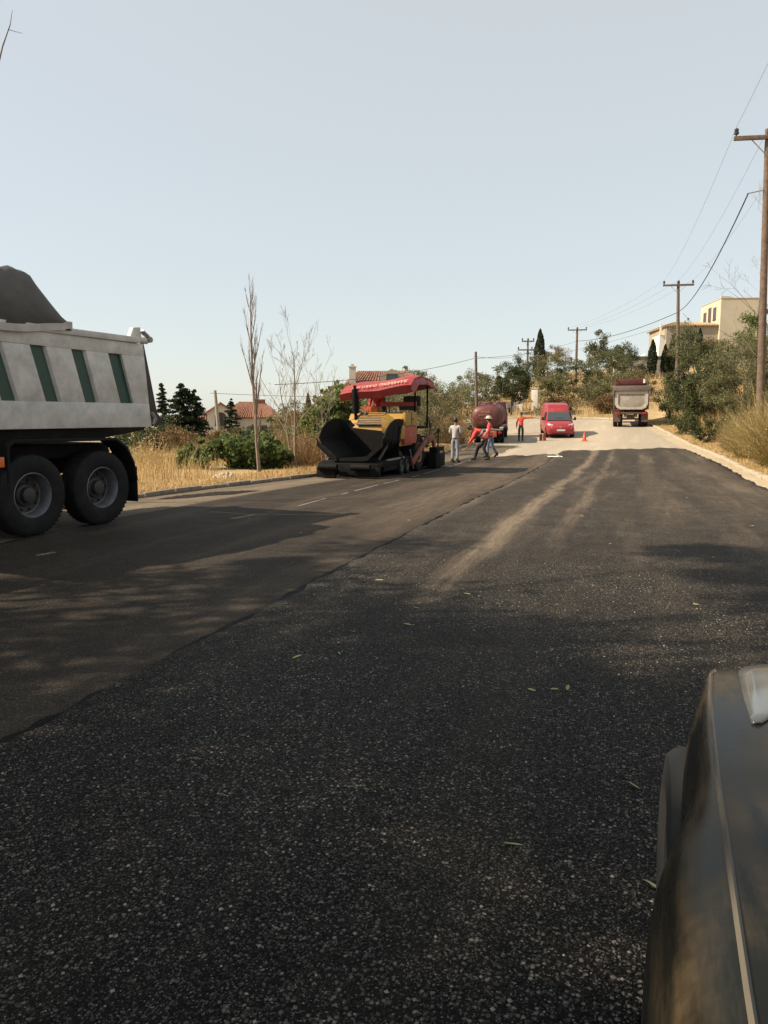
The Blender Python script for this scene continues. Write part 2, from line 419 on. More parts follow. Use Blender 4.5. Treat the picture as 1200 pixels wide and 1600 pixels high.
# fresh asphalt layers: slabs with a real edge
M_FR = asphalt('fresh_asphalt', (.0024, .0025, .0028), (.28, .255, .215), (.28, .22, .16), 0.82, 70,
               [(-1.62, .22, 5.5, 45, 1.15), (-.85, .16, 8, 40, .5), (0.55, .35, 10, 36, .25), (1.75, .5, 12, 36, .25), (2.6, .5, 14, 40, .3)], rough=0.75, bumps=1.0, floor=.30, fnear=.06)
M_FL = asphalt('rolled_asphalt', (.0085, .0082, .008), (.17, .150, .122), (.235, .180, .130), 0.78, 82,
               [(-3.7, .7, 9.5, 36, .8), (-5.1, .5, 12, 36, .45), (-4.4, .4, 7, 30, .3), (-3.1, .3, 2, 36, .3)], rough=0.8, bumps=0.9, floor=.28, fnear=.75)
def jag(i, s):
    q = math.sin(i * 12.9898 + s * 78.233) * 43758.5453; return q - math.floor(q)
def slab(name, fl, fr, y0, fend, top, m, ncol=40, step=.25, jl=.02, jr=.02):
    """slab between x=fl(y) and x=fr(y); every column ends at its own ragged y"""
    V = []; rows = int((fend(0.5) - y0) / step)
    for i in range(rows + 1):
        for j in range(ncol + 1):
            t = j / ncol; y = y0 + (fend(t) - y0) * i / rows
            xl = fl(y) + (jag(i, 1.7) - .5) * 2 * jl; xr = fr(y) + (jag(i, 5.1) - .5) * 2 * jr
            x = xl + (xr - xl) * t
            V.append((x, y, float(zr(y)) + top))
    ii = np.arange(len(V)).reshape(rows + 1, ncol + 1)
    F = list(np.stack([ii[:-1, :-1], ii[:-1, 1:], ii[1:, 1:], ii[1:, :-1]], -1).reshape(-1, 4))
    V = list(V)
    for edge in (ii[:, 0], ii[:, -1][::-1], ii[0, :][::-1], ii[-1, :]):
        lo = []
        for k, e in enumerate(edge):
            x, y, z = V[e]; lo.append(len(V)); V.append((x + (jag(k, 3.) - .5) * .03, y + (jag(k, 9.) - .5) * .03, float(zr(y)) - .02))
        for k in range(len(edge) - 1): F.append((edge[k], edge[k + 1], lo[k + 1], lo[k]))
    o = link_mesh(name, fast_mesh(name, np.array(V), np.array(F)), m)
    return tag(o, kind='structure')
left_edge = lambda y: float(np.interp(y, [-40, 7, 10, 15, 18.5, 22.5, 30.5, 36], [-7.4, -7.35, -7.6, -7.6, -7.6, -7.3, -7.05, -6.4]))
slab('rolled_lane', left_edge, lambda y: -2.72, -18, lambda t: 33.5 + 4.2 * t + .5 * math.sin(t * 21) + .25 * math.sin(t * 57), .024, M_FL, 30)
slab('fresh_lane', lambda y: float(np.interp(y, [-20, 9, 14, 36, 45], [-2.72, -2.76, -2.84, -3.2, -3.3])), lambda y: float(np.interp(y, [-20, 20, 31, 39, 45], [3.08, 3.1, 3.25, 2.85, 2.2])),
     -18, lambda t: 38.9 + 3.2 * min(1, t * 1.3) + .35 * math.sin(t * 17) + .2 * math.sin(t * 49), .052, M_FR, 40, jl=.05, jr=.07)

# tarred edge where the fresh lane meets the rolled one
V = []; F = []; ys = np.arange(-10, 35, .12)
for i, y in enumerate(ys):
    x = float(np.interp(y, [-20, 9, 14, 36], [-2.72, -2.76, -2.84, -3.2])); V += [(x - .035 - .055 * jag(i, 2.) - .03 * jag(i // 7, 5.), y, float(zr(y)) + .0285), (x + .03, y, float(zr(y)) + .0285)]
for i in range(len(ys) - 1): F.append((2 * i, 2 * i + 1, 2 * i + 3, 2 * i + 2))
tag(link_mesh('tar_seam', fast_mesh('tar_seam', np.array(V), np.array(F)), mat('black_tar', (.004, .004, .0042), (.002, .002, .002), rough=.7, spec=.1, bump=1.0, bscale=80)), kind='structure')
# gravelly margin between the rolled lane and the left kerb
V = []; ys = np.arange(-4, 44, .4)
for i, y in enumerate(ys):
    xa = float(np.interp(y, EL[:, 1], EL[:, 0])) + .02; xb = left_edge(min(y, 35)) + .25 + (.5 * jag(i, 3.) if y > 34 else 0)
    for k in range(5): V.append((xa + (xb - xa) * k / 4, y, float(zr(y)) + .007))
ii = np.arange(len(V)).reshape(-1, 5); F = np.stack([ii[:-1, :-1], ii[:-1, 1:], ii[1:, 1:], ii[1:, :-1]], -1).reshape(-1, 4)
M_MG = asphalt('gravel_margin', (.085, .072, .058), (.30, .25, .19), (.28, .215, .14), .9, 38, [(-8.2, .5, -5, 50, .4)], rough=.95, bumps=.8, floor=.35)
tag(link_mesh('gravel_margin', fast_mesh('gravel_margin', np.array(V), F), M_MG), kind='structure')
# painted edge line, worn, beside the paver
mw = mat('worn_white_paint', (.30, .27, .22), (.14, .12, .10), rough=.85, scale=18, dirt=(.06, .05, .04), dscale=9, damt=.9)
V = []; F = []
ys = np.arange(12.5, 33, .25)
for i, y in enumerate(ys):
    x = float(np.interp(y, [12, 16, 18, 25, 33], [-5.6, -5.82, -5.93, -6.16, -6.4])); hw = .018 + .02 * jag(i, 2.2)
    V += [(x - hw, y, float(zr(y)) + .029), (x + hw, y, float(zr(y)) + .029)]
for i in range(len(ys) - 1):
    if jag(i // 2, 8.8) > .38: F.append((2 * i, 2 * i + 1, 2 * i + 3, 2 * i + 2))
tag(link_mesh('lane_line', fast_mesh('lane_line', np.array(V), np.array(F)), mw), kind='structure')

# strips: verge behind the kerb, gutter in front of it
def offset_line(line, d, step=.6):
    p = dense(line, step); t = np.gradient(p, axis=0); t /= np.hypot(*t.T)[:, None]
    nrm = np.stack([t[:, 1], -t[:, 0]], 1)          # right hand side of the direction of travel
    return p, nrm
def strip(name, line, sides, m, zs, kind='structure', cut=None):
    p, nr = offset_line(line, 0); 
    if cut is not None: k = cut(p); p, nr = p[k], nr[k]
    V = []
    for i in range(len(p)):
        for q, (s, zf) in enumerate(zip(sides, zs)):
            pt = p[i] + nr[i] * (s + (jag(i, q) - .5) * (.12 if abs(s) > .6 else .02))
            base = road_z(*p[i])
            z = base + zf if zf is not None else landz(*pt) + .02
            V.append((pt[0], pt[1], z))
    c = len(sides); ii = np.arange(len(V)).reshape(len(p), c)
    F = np.stack([ii[:-1, :-1], ii[:-1, 1:], ii[1:, 1:], ii[1:, :-1]], -1).reshape(-1, 4)
    return tag(link_mesh(name, fast_mesh(name, np.array(V), F), m, smooth=True), kind=kind)
near = lambda p: (p[:, 1] > -6) & (p[:, 0] > -40)
strip('verge', ER, [.13, .6, 1.2, 2.0], GM, [.085, .10, None, None], cut=near)
strip('verge', EL, [-.13, -.6, -1.2, -2.0], GM, [.06, .08, None, None], cut=near)
m_conc = mat('pale_concrete', (.52, .44, .33), (.36, .30, .22), rough=.92, scale=9, bump=.5, bscale=40, dirt=(.22, .17, .11), dscale=3, damt=.7)
m_gut = mat('dusty_gutter', (.50, .42, .30), (.30, .25, .17), rough=.95, scale=7, bump=.6, bscale=30, dirt=(.30, .23, .12), dscale=2.2, damt=.8)
strip('gutter', ER, [-.62, -.3, -.02], m_gut, [.006, .012, .022], cut=lambda p: near(p) & (p[:, 1] < 74))
m_kl = mat('grey_kerb', (.20, .17, .135), (.11, .095, .08), rough=.9, scale=8, bump=.5, bscale=40, dirt=(.33, .25, .15), dscale=3, damt=.6)
def kerb(line, side, m, hgt, wid, keep, name_label):
    root = MB(); p, nr = offset_line(line, 0, 1.02); k = keep(p); p, nr = p[k], nr[k]
    # a continuous footing the stones stand on
    V = []
    for i in range(len(p)):
        b = road_z(*p[i])
        for s, z in ((0.0, -.05), (side * wid, -.05), (side * wid, .0), (0.0, .0)):
            q = p[i] + nr[i] * s; V.append((q[0], q[1], b + z))
    root.loft([V[4 * i:4 * i + 4] for i in range(len(p))])
    base = tag(root.build('kerb', m), kind='structure')
    meshes = []
    for v in range(4):
        b = MB(); h = hgt * (1 + .12 * (jag(v, 4.) - .5)); b.box(-wid / 2, wid / 2, -.495, .495, 0, h)
        o = b.build('kerb_stone', m, bevel=.025); meshes.append(o.data); bpy.data.objects.remove(o)
    for i in range(len(p) - 1):
        a, c = p[i], p[i + 1]; mid = (a + c) / 2 + nr[i] * side * wid / 2
        z0, z1 = road_z(*a), road_z(*c)
        o = bpy.data.objects.new('kerb_stone', meshes[i % 4]); COL.objects.link(o); o.parent = base
        j = lambda s, q=.02: (jag(i, s) - .5) * 2 * q
        o.location = (mid[0] + j(1.), mid[1], (z0 + z1) / 2 - .005 + j(2., .012))
        d = c - a; o.rotation_euler = (math.atan2(z1 - z0, np.hypot(*d)) + j(3., .012), j(4., .05), math.atan2(-d[0], d[1]) + j(5., .02))
        o.scale = (1 + j(6., .06), np.hypot(*d) / 1.02, 1 + j(7., .12))
    return base
kerb(ER, 1, m_conc, .135, .17, lambda p: (p[:, 1] > -4) & (p[:, 0] > -30) & (p[:, 1] < 74), '')
kerb(EL, -1, m_kl, .10, .16, lambda p: (p[:, 1] > 4) & (p[:, 0] > -20), '')

# loose material left on the old margin
def mound(name, cx, cy, lx, ly, h, m, rz=0, label='', cat='pile', seed=0):
    rg = np.random.default_rng(seed); nx, ny = 40, 18; V = []
    for j in range(ny):
        for i in range(nx):
            u = i / (nx - 1) * 2 - 1; v = j / (ny - 1) * 2 - 1
            r = max(0, 1 - (u * u + v * v)) ** .7 * (.6 + .8 * rg.random())
            c, s = math.cos(rz), math.sin(rz); x = u * lx; y = v * ly * (1 + .2 * math.sin(u * 7))
            wx, wy = cx + c * x - s * y, cy + s * x + c * y
            V.append((wx - cx, wy - cy, float(zr(wy)) + h * r - .006 - float(zr(cy))))
    ii = np.arange(nx * ny).reshape(ny, nx)
    F = np.stack([ii[:-1, :-1], ii[:-1, 1:], ii[1:, 1:], ii[1:, :-1]], -1).reshape(-1, 4)
    o = link_mesh(name, fast_mesh(name, np.array(V), F), m); o.location = (cx, cy, float(zr(cy)))
    return tag(o, label, cat)
mound('asphalt_scraps', -8.35, 14.2, 1.5, .28, .05, M_FL, R(72), 'flat dark strip of loose asphalt scraps beside the left kerb', 'asphalt scraps', 3)
mound('spoil_heap', -9.95, 17.6, .5, .35, .22, m_gut, .3, 'small pale heap of rubble on straw by the leafy vine', 'rubble heap', 5)
b = MB(); b.obox((0, 0, .012), (.62, .34, .012), (.05, .0, .3)); b.obox((.2, .1, .03), (.3, .2, .01), (.2, .3, .7))
o = b.build('paper_sheet', mat('white_paper', (.8, .78, .74), rough=.8)); o.location = (-3.14, 34.1, float(zr(34.1)) + .06)
tag(o, 'crumpled white paper sheet lying where the fresh asphalt ends', 'paper')
# ------------------------------------------------------------------ plants
def unit(v): return v / np.maximum(1e-9, np.linalg.norm(v, axis=1))[:, None]
def leaf_arrays(C, size, aspect=.45, rg=RNG, bias=None, bw=0.0, jitter=.35):
    n = len(C); T = rg.normal(size=(n, 3))
    if bias is not None: T = unit(T) * (1 - bw) + np.asarray(bias) * bw
    T = unit(T); S = unit(np.cross(T, rg.normal(size=(n, 3))))
    Ls = size * (1 + jitter * (rg.random(n) * 2 - 1)); Ws = Ls * aspect
    N_ = np.cross(T, S)
    V = np.stack([C - T * Ls[:, None] / 2, C + S * Ws[:, None] / 2 + N_ * Ls[:, None] * .06, C + T * Ls[:, None] / 2, C - S * Ws[:, None] / 2 + N_ * Ls[:, None] * .06], 1).reshape(-1, 3)
    return V, np.arange(4 * n).reshape(n, 4)
def blob_points(rg, n, radii, nclump, crad, shell=.55, flat=.75, low=-1.0, gap=0.0):
    """leaf positions gathered into uneven clumps through an ellipsoid"""
    cl = unit(rg.normal(size=(nclump * 3, 3))); cl *= (shell + (1 - shell) * rg.random(len(cl)))[:, None]
    cl = cl[cl[:, 2] > low][:nclump]
    wob = 1 + .22 * np.sin(cl[:, 0] * 5 + rg.random() * 6) * np.cos(cl[:, 1] * 4 + rg.random() * 6)
    cl = cl * wob[:, None] * np.asarray(radii)
    sz = crad * (.55 + .9 * rg.random(len(cl)))
    k = rg.integers(0, len(cl), n)
    off = unit(rg.normal(size=(n, 3))) * (rg.random(n) ** .5)[:, None]
    return cl[k] + off * sz[k][:, None] * np.array([1, 1, flat]), cl
def limbs(mb, base, top, targets, r0, rg, n=6, bend=.12):
    """a tapered trunk with limbs reaching for the given clump centres"""
    base = np.array(base, float); top = np.array(top, float); k = 6; pts = []
    for i in range(k):
        t = i / (k - 1); p = base + (top - base) * t + np.array([math.sin(t * 5 + r0 * 90), math.cos(t * 4 + r0 * 70), 0]) * bend * t * np.linalg.norm(top - base) * .3
        pts.append(p)
    mb.tube(pts, [r0 * (1.25 if i == 0 else 1) * (1 - .72 * i / (k - 1)) for i in range(k)], n)
    for tg in targets:
        i = rg.integers(1, k - 1); s = pts[i]; m_ = (s + tg) / 2 + rg.normal(size=3) * .08 * np.linalg.norm(tg - s) + np.array([0, 0, .06 * np.linalg.norm(tg - s)])
        r = r0 * (1 - .7 * i / (k - 1)) * .55
        mb.tube([s, m_, tg], [r, r * .6, r * .18], max(4, n - 2))
M_BARK = mat('brown_bark', (.13, .10, .075), (.06, .045, .035), rough=.95, scale=12, bump=.8, bscale=30)
M_BARKP = mat('pale_bark', (.30, .245, .18), (.15, .12, .09), rough=.9, scale=8, bump=.5, bscale=30)
M_DEAD = mat('dead_wood', (.24, .185, .135), (.13, .095, .07), rough=.95, scale=9, bump=.4)
LM = dict(
    olive=leafmat('olive_leaves', [(.055, .062, .025), (.10, .108, .045), (.155, .155, .072), (.23, .20, .10)]),
    dark=leafmat('dark_leaves', [(.016, .024, .010), (.032, .045, .016), (.055, .070, .026), (.085, .10, .04)]),
    carob=leafmat('carob_leaves', [(.030, .042, .016), (.055, .070, .026), (.085, .10, .042), (.13, .135, .062)]),
    bright=leafmat('bright_leaves', [(.045, .070, .018), (.08, .115, .028), (.125, .165, .045), (.22, .235, .09)], trans=.45),
    vine=leafmat('vine_leaves', [(.030, .052, .014), (.055, .090, .024), (.085, .125, .034), (.15, .175, .065)], trans=.4),
    conifer=leafmat('conifer_needles', [(.010, .018, .010), (.022, .034, .016), (.040, .055, .024)], trans=.15),
    cypress=leafmat('cypress_needles', [(.010, .017, .008), (.022, .034, .014), (.04, .052, .02)], trans=.12),
    brown=leafmat('brown_leaves', [(.08, .05, .022), (.15, .09, .042), (.20, .135, .06), (.13, .11, .04)]),
    mixed=leafmat('withered_leaves', [(.07, .075, .03), (.12, .11, .045), (.19, .14, .065), (.26, .19, .09)]),
    euc=leafmat('eucalyptus_leaves', [(.05, .065, .03), (.085, .10, .05), (.13, .14, .075)], trans=.3),
    pine=leafmat('pine_needles', [(.04, .065, .012), (.075, .11, .02), (.11, .15, .03)], trans=.2))
M_STRAW = leafmat('straw', [(.22, .14, .05), (.38, .26, .10), (.52, .38, .17), (.62, .48, .26)], rough=.8, trans=.3)
M_STRAWG = leafmat('weed_stalks', [(.12, .12, .04), (.24, .20, .07), (.42, .32, .13), (.50, .40, .20)], rough=.8, trans=.3)
M_TWIG = leafmat('dry_twigs', [(.16, .10, .05), (.27, .175, .085), (.38, .26, .13), (.48, .35, .19)], rough=.9, trans=.15)

def broadleaf(name, label, cat, x, y, h, rx, rz_, leaf, n, size, trunk_h=None, nclump=40, crad=.5, ry=None, seed=1, r0=None, bark=M_BARK, z=None, group=None, shell=.5, low=-1.0, aspect=.45, cz=None, bias=None, bw=0, nl=14, lean=(0, 0)):
    rg = np.random.default_rng(seed); ry = ry or rx; z0 = landz(x, y) if z is None else z
    root = thing(name, label, cat, (x, y, z0 - .05), 0, group)
    cz = (h - rz_) if cz is None else cz
    P_, cl = blob_points(rg, n, (rx, ry, rz_), nclump, crad, shell, low=low)
    off = np.array([lean[0], lean[1], cz + .05])
    V, F = leaf_arrays(P_ + off, size, aspect, rg, bias, bw)
    link_mesh('crown', fast_mesh('crown', V, F), LM[leaf] if isinstance(leaf, str) else leaf, root)
    mb = MB(); tg = [(c + off) for c in cl[rg.permutation(len(cl))[:nl]]]
    limbs(mb, (0, 0, -.1), (lean[0], lean[1], cz + rz_ * .25), tg, r0 or .035 * h, rg)
    mb.build('trunk', bark, root, smooth=True, merge=False)
    return root

def cypress(label, x, y, h, r, seed, z=None, name='cypress_tree', mat_='cypress', group=None, n=2600, size=.22):
    rg = np.random.default_rng(seed); z0 = landz(x, y) if z is None else z
    root = thing(name, label, 'cypress', (x, y, z0 - .05), 0, group)
    t = rg.random(n) ** .8; prof = np.sin(np.clip(t * .93 + .07, 0, 1) ** .75 * math.pi) ** .7
    a = rg.random(n) * 6.283; rr = r * prof * (.55 + .5 * rg.random(n) ** .5) * (1 + .15 * np.sin(a * 3 + t * 17))
    C = np.stack([rr * np.cos(a), rr * np.sin(a), .08 * h + t * h * .92], 1)
    V, F = leaf_arrays(C, size, .4, rg, (0, 0, 1), .72)
    link_mesh('crown', fast_mesh('crown', V, F), LM[mat_], root)
    mb = MB(); mb.tube([(0, 0, -.1), (0, 0, h * .5), (0, 0, h * .9)], [r * .22, r * .15, .02], 7); mb.build('trunk', M_BARK, root, smooth=True)
    return root

def conifer(label, x, y, h, r, seed, z=None, n=9000, bare=.02, size=.16, sparse=0.0):
    """tiered conifer: whorls of drooping boughs"""
    rg = np.random.default_rng(seed); z0 = landz(x, y) if z is None else z
    root = thing('conifer_tree', label, 'conifer', (x, y, z0 - .05), 0, 'dark conifers across the field')
    mb = MB(); mb.tube([(0, 0, -.1), (0, .03, h * .5), (0, 0, h)], [.05 * h * .45, .03 * h * .45, .01], 7)
    C = []; tiers = int(h * 4.5)
    per = n // (tiers * 6)
    for i in range(tiers):
        for k in range(6):
            t = min(.985, max(.01, bare + (1 - bare) * (i + rg.random() * 1.6 - .8) / tiers)); rad = r * (1 - t) ** .8 * (.75 + .45 * math.sin(t * 31 + seed + k) ** 2 * rg.random()) + .04
            a = 6.283 * rg.random(); L_ = rad * (.6 + .55 * rg.random())
            if rg.random() < sparse: continue
            z1 = t * h + rg.normal() * .06; tip = np.array([L_ * math.cos(a), L_ * math.sin(a), z1 - .12 * L_ + .15 * L_ * rg.random()])
            mb.tube([(0, 0, z1 + .05), tip * .6 + np.array([0, 0, z1 * .4 + .03]), tip], [.02, .014, .005], 3)
            u = rg.random(per) ** .7; s = rg.normal(size=(per, 3)) * np.array([.15, .15, .075]) * (L_ * .5 + .14)
            C.append(np.array([0, 0, z1])[None] * (1 - u[:, None]) + tip[None] * u[:, None] + s)
    C = np.concatenate(C); V, F = leaf_arrays(C, size, .5, rg, (0, 0, -1), .15)
    link_mesh('crown', fast_mesh('crown', V, F), LM['conifer'], root)
    mb.build('trunk', M_BARK, root, smooth=True, merge=False)
    return root

def bare_tree(name, label, x, y, h, seed, stems=1, r0=.06, spread=.35, depth=4, upright=.5, lean=(0, 0), m=M_DEAD, z=None, nside=(3, 5), first=.25, wob=.1, ratio=.62, extra=None):
    rg = np.random.default_rng(seed); z0 = landz(x, y) if z is None else z
    root = thing(name, label, 'bare tree', (x, y, z0 - .05)); mb = MB()
    def grow(p, d, L_, r, lv):
        k = 5; pts = [p]; dd = d.copy()
        for i in range(k):
            dd = dd + rg.normal(size=3) * wob * (.5 if lv == 0 else 1); dd[2] += upright * .12 * (lv > 0); dd /= np.linalg.norm(dd); pts.append(pts[-1] + dd * L_ / k)
        mb.tube(pts, [max(.0035, r * (1 - .8 * i / k)) for i in range(k + 1)], 6 if lv == 0 else (4 if lv == 1 else 3), caps=False)
        if lv >= depth: return
        nb = int(rg.integers(nside[0], nside[1] + 1)) + (4 if lv == 0 else 0)
        for b in range(nb):
            t = first + (1 - first) * (b + rg.random()) / nb if lv == 0 else .2 + .8 * rg.random()
            i = min(k - 1, int(t * k)); q = pts[i] + (pts[i + 1] - pts[i]) * (t * k - i)
            s = rg.normal(size=3); s -= dd * s.dot(dd); s /= np.linalg.norm(s)
            nd = dd * (1 - spread) + s * spread + np.array([0, 0, upright * .35]); nd /= np.linalg.norm(nd)
            grow(q, nd, L_ * ratio * (1.05 - .5 * t) * (.7 + .6 * rg.random()), r * (1 - .75 * t) * .6, lv + 1)
    for s in range(stems):
        d = np.array([lean[0] + rg.normal() * .12 * (stems > 1), lean[1] + rg.normal() * .12 * (stems > 1), 1.0]); d /= np.linalg.norm(d)
        grow(np.array([rg.normal() * .12 * (stems > 1), rg.normal() * .12 * (stems > 1), -.1]), d, h * (1 if s == 0 else .75 + .2 * rg.random()) * .92, r0 * (1 if s == 0 else .75), 0)
    mb.build('branches', m, root, smooth=True, merge=False)
    return root, mb

def twig_bush(name, label, x, y, h, rx, seed, n=1400, leaf=None, nleaf=0, lsize=.05, z=None, m=None, cat='dry bush', ry=None, wd=.006, up=.5):
    """thicket of thin dry stalks"""
    rg = np.random.default_rng(seed); z0 = landz(x, y) if z is None else z; ry = ry or rx
    root = thing(name, label, cat, (x, y, z0 - .05))
    a = rg.random(n) * 6.283; u = rg.random(n) ** .5
    B_ = np.stack([np.cos(a) * u * rx * .75, np.sin(a) * u * ry * .75, np.zeros(n)], 1)
    hh = h * (1 - .55 * u ** 2) * (.45 + .6 * rg.random(n))
    D_ = np.stack([np.cos(a) * (.15 + .5 * u) * (1 - up) * 1.6 + rg.normal(size=n) * .28, np.sin(a) * (.15 + .5 * u) * (1 - up) * 1.6 + rg.normal(size=n) * .28, np.ones(n)], 1); D_ = unit(D_)
    st = rg.random(n) * .6 * (rg.random(n) < .55)          # side twigs start part way up
    p0 = B_ + D_ * (hh * st)[:, None]; p0[:, :2] *= (1 + .3 * st[:, None])
    D2 = unit(D_ + rg.normal(size=(n, 3)) * .35 * (st > 0)[:, None]); p1 = p0 + D2 * (hh * (1 - st) * .55)[:, None]; p2 = p1 + unit(D2 + rg.normal(size=(n, 3)) * .3) * (hh * (1 - st) * .45)[:, None]
    S = unit(np.cross(D_, rg.normal(size=(n, 3)))) * wd
    V = np.stack([p0 - S, p0 + S, p1 + S * .7, p1 - S * .7, p2 + S * .2, p2 - S * .2], 1).reshape(-1, 3)
    i6 = np.arange(n)[:, None] * 6; F = np.concatenate([i6 + np.array([[0, 1, 2, 3]]), i6 + np.array([[3, 2, 4, 5]])])
    link_mesh('stalks', fast_mesh('stalks', V, F), m or M_TWIG, root)
    if nleaf:
        k = rg.integers(0, n, nleaf); t = rg.random(nleaf)[:, None]; C = p1[k] * (1 - t) + p2[k] * t + rg.normal(size=(nleaf, 3)) * .05
        V, F = leaf_arrays(C, lsize, .45, rg); link_mesh('foliage', fast_mesh('foliage', V, F), leaf, root)
    return root

def grass(name, label, pts, h, rg, m, wd=.006, lean=.35, hv=.5):
    n = len(pts); z = land(pts); p0 = np.column_stack([pts, z - .03])
    hh = h * (1 - hv + 2 * hv * rg.random(n)); a = rg.random(n) * 6.283; ln = lean * rg.random(n)
    D_ = unit(np.stack([np.cos(a) * ln, np.sin(a) * ln, np.ones(n)], 1)); D2 = unit(np.stack([np.cos(a) * ln * 3, np.sin(a) * ln * 3, np.ones(n)], 1))
    p1 = p0 + D_ * (hh * .6)[:, None]; p2 = p1 + D2 * (hh * .45)[:, None]
    b_ = rg.random(n) * 6.283; S = np.stack([np.cos(b_), np.sin(b_), np.zeros(n)], 1) * wd
    V = np.stack([p0 - S, p0 + S, p1 + S * .8, p1 - S * .8, p2 + S * .25, p2 - S * .25], 1).reshape(-1, 3)
    i6 = np.arange(n)[:, None] * 6; F = np.concatenate([i6 + np.array([[0, 1, 2, 3]]), i6 + np.array([[3, 2, 4, 5]])])
    return tag(link_mesh(name, fast_mesh(name, V, F), m), label, 'grass', kind='stuff')
def scatter(rg, n, x0, x1, y0, y1, side, dmin, dmax, clump=.5):
    P_ = np.stack([x0 + (x1 - x0) * rg.random(n * 4), y0 + (y1 - y0) * rg.random(n * 4)], 1)
    d = seg_dist(P_, ER if side > 0 else EL); k = (~inside(P_)) & (d > dmin) & (d < dmax)
    f = np.sin(P_[:, 0] * 2.1 + 1) * np.sin(P_[:, 1] * 1.7) + np.sin(P_[:, 0] * 5.3) * np.sin(P_[:, 1] * 4.1) * .6
    k &= rg.random(len(P_)) < (1 - clump + clump * (f > -.1))
    return P_[k][:n]

rg = np.random.default_rng(5)
tall_ = scatter(rg, 24000, -19, -9, 9, 30, -1, 1.3, 9); tall_ = tall_[~((tall_[:, 1] > 18.2) & (tall_[:, 1] < 25.5) & (tall_[:, 0] > -13.6))]; rg.shuffle(tall_)
grass('dry_grass', 'tall straw coloured dry grass on the field beyond the left kerb', tall_[:13000], .40, rg, M_STRAW, wd=.007)
grass('dry_grass', 'short flattened straw along the left kerb', scatter(rg, 15000, -12, -8.3, 8, 40, -1, .12, 1.5, .2), .14, rg, M_STRAW, wd=.007, lean=1.4)
grass('dry_grass', 'short pale straw along the right kerb', scatter(rg, 22000, 1, 7, 12, 66, 1, .15, 3.0, .2), .15, rg, M_STRAW, wd=.008, lean=1.4)
grass('dry_grass', 'knee high dry grass on the right bank', scatter(rg, 24000, 2, 13, 14, 62, 1, 1.5, 10), .78, rg, M_STRAW, wd=.010)
grass('dry_grass', 'dry grass on the hillside beyond the bend', scatter(rg, 12000, -30, 12, 74, 110, 1, .4, 32), .55, rg, M_STRAW, wd=.02)
grass('weeds', 'greenish weed stalks among the straw on the left field', scatter(rg, 2600, -20, -10.5, 12, 32, -1, 3.0, 10), .55, rg, M_STRAWG, wd=.008)
# tufts growing in the gutter
q = dense(ER, .02); q = q[(q[:, 1] > 16) & (q[:, 1] < 46)]; q = q[rg.random(len(q)) < .55]; q = q + np.stack([-.05 - .16 * rg.random(len(q)), rg.normal(size=len(q)) * .05], 1)
gz = grass('gutter_weeds', 'thin dry weeds growing along the right kerb face', q, .08, rg, M_STRAW, wd=.006, lean=1.2)
me = gz.data; co = np.empty(len(me.vertices) * 3, np.float32); me.vertices.foreach_get('co', co); co = co.reshape(-1, 3); co[:, 2] -= .10; me.vertices.foreach_set('co', co.ravel())

# --- left field
conifer('slim dark conifer with ragged tip behind the lorry tail', -34.7, 51.9, 5.6, 1.2, 21, n=11000, z=-1.4)
conifer('broad dark conifer with forked tip beside the pale gabled house', -30.5, 48.0, 5.2, 2.7, 22, n=26000, z=-1.3, size=.17)
conifer('second dark tip of the broad conifer pair by the gabled house', -29.7, 48.4, 4.8, 2.2, 27, n=18000, z=-1.3, size=.17)
conifer('loose grey green conifer in front of the gabled house wall', -32.1, 58.0, 4.5, 1.7, 23, n=12000, z=-1.5, sparse=.15)
broadleaf('evergreen_shrub', 'low dark shrub under the lorry tail by the conifers', 'shrub', -28.7, 41.2, 2.2, 2.6, 1.0, 'dark', 5000, .18, nclump=40, crad=.6, seed=31, z=-1.0)
broadleaf('evergreen_shrub', 'dark shrub with brown patches behind the field grass', 'shrub', -24.5, 40.5, 1.9, 2.2, .9, 'brown', 4000, .16, nclump=34, crad=.5, seed=32, z=-.9)
broadleaf('evergreen_shrub', 'dark green shrub at the foot of the pale gabled house', 'shrub', -27.6, 52.5, 2.0, 2.4, .9, 'dark', 4200, .2, nclump=36, crad=.6, seed=33, z=-1.2)
broadleaf('evergreen_shrub', 'olive shrub right of the house by the slim dead poplar', 'shrub', -24.2, 52.5, 3.4, 1.8, 1.5, 'olive', 5000, .17, nclump=36, crad=.55, seed=34, z=-1.0)
broadleaf('hedge_shrub', 'dull green hedge shrub behind the bare thorn tree', 'shrub', -19.0, 45.0, 2.2, 2.6, 1.0, 'mixed', 5200, .15, nclump=40, crad=.55, seed=35, z=-.5)
broadleaf('hedge_shrub', 'reddish brown hedge shrub beside the paver hopper', 'shrub', -15.2, 38.5, 2.5, 2.4, 1.2, 'brown', 6000, .13, nclump=44, crad=.5, seed=36, z=-.35)
broadleaf('vine_shrub', 'sprawling bright green vine around the poplar foot', 'shrub', -11.75, 22.6, 1.15, 1.3, .6, 'vine', 4200, .14, nclump=50, crad=.3, ry=1.0, seed=37, aspect=.75, r0=.03)
broadleaf('vine_shrub', 'smaller green vine patch on straw left of the poplar', 'shrub', -13.2, 21.8, .85, .85, .44, 'vine', 1900, .12, nclump=26, crad=.22, seed=38, aspect=.75, r0=.025)
twig_bush('weed_clump', 'tall green weed clump in the dry field grass', -16.0, 26.5, 1.3, .6, 39, n=500, m=M_STRAWG, leaf=LM['olive'], nleaf=900, lsize=.08, cat='weed')
twig_bush('plume_grass', 'pale feathery plume grass rising above the field', -15.3, 22.0, 1.35, .35, 40, n=260, m=M_STRAW, leaf=M_STRAW, nleaf=500, lsize=.06, cat='grass clump', up=.8)
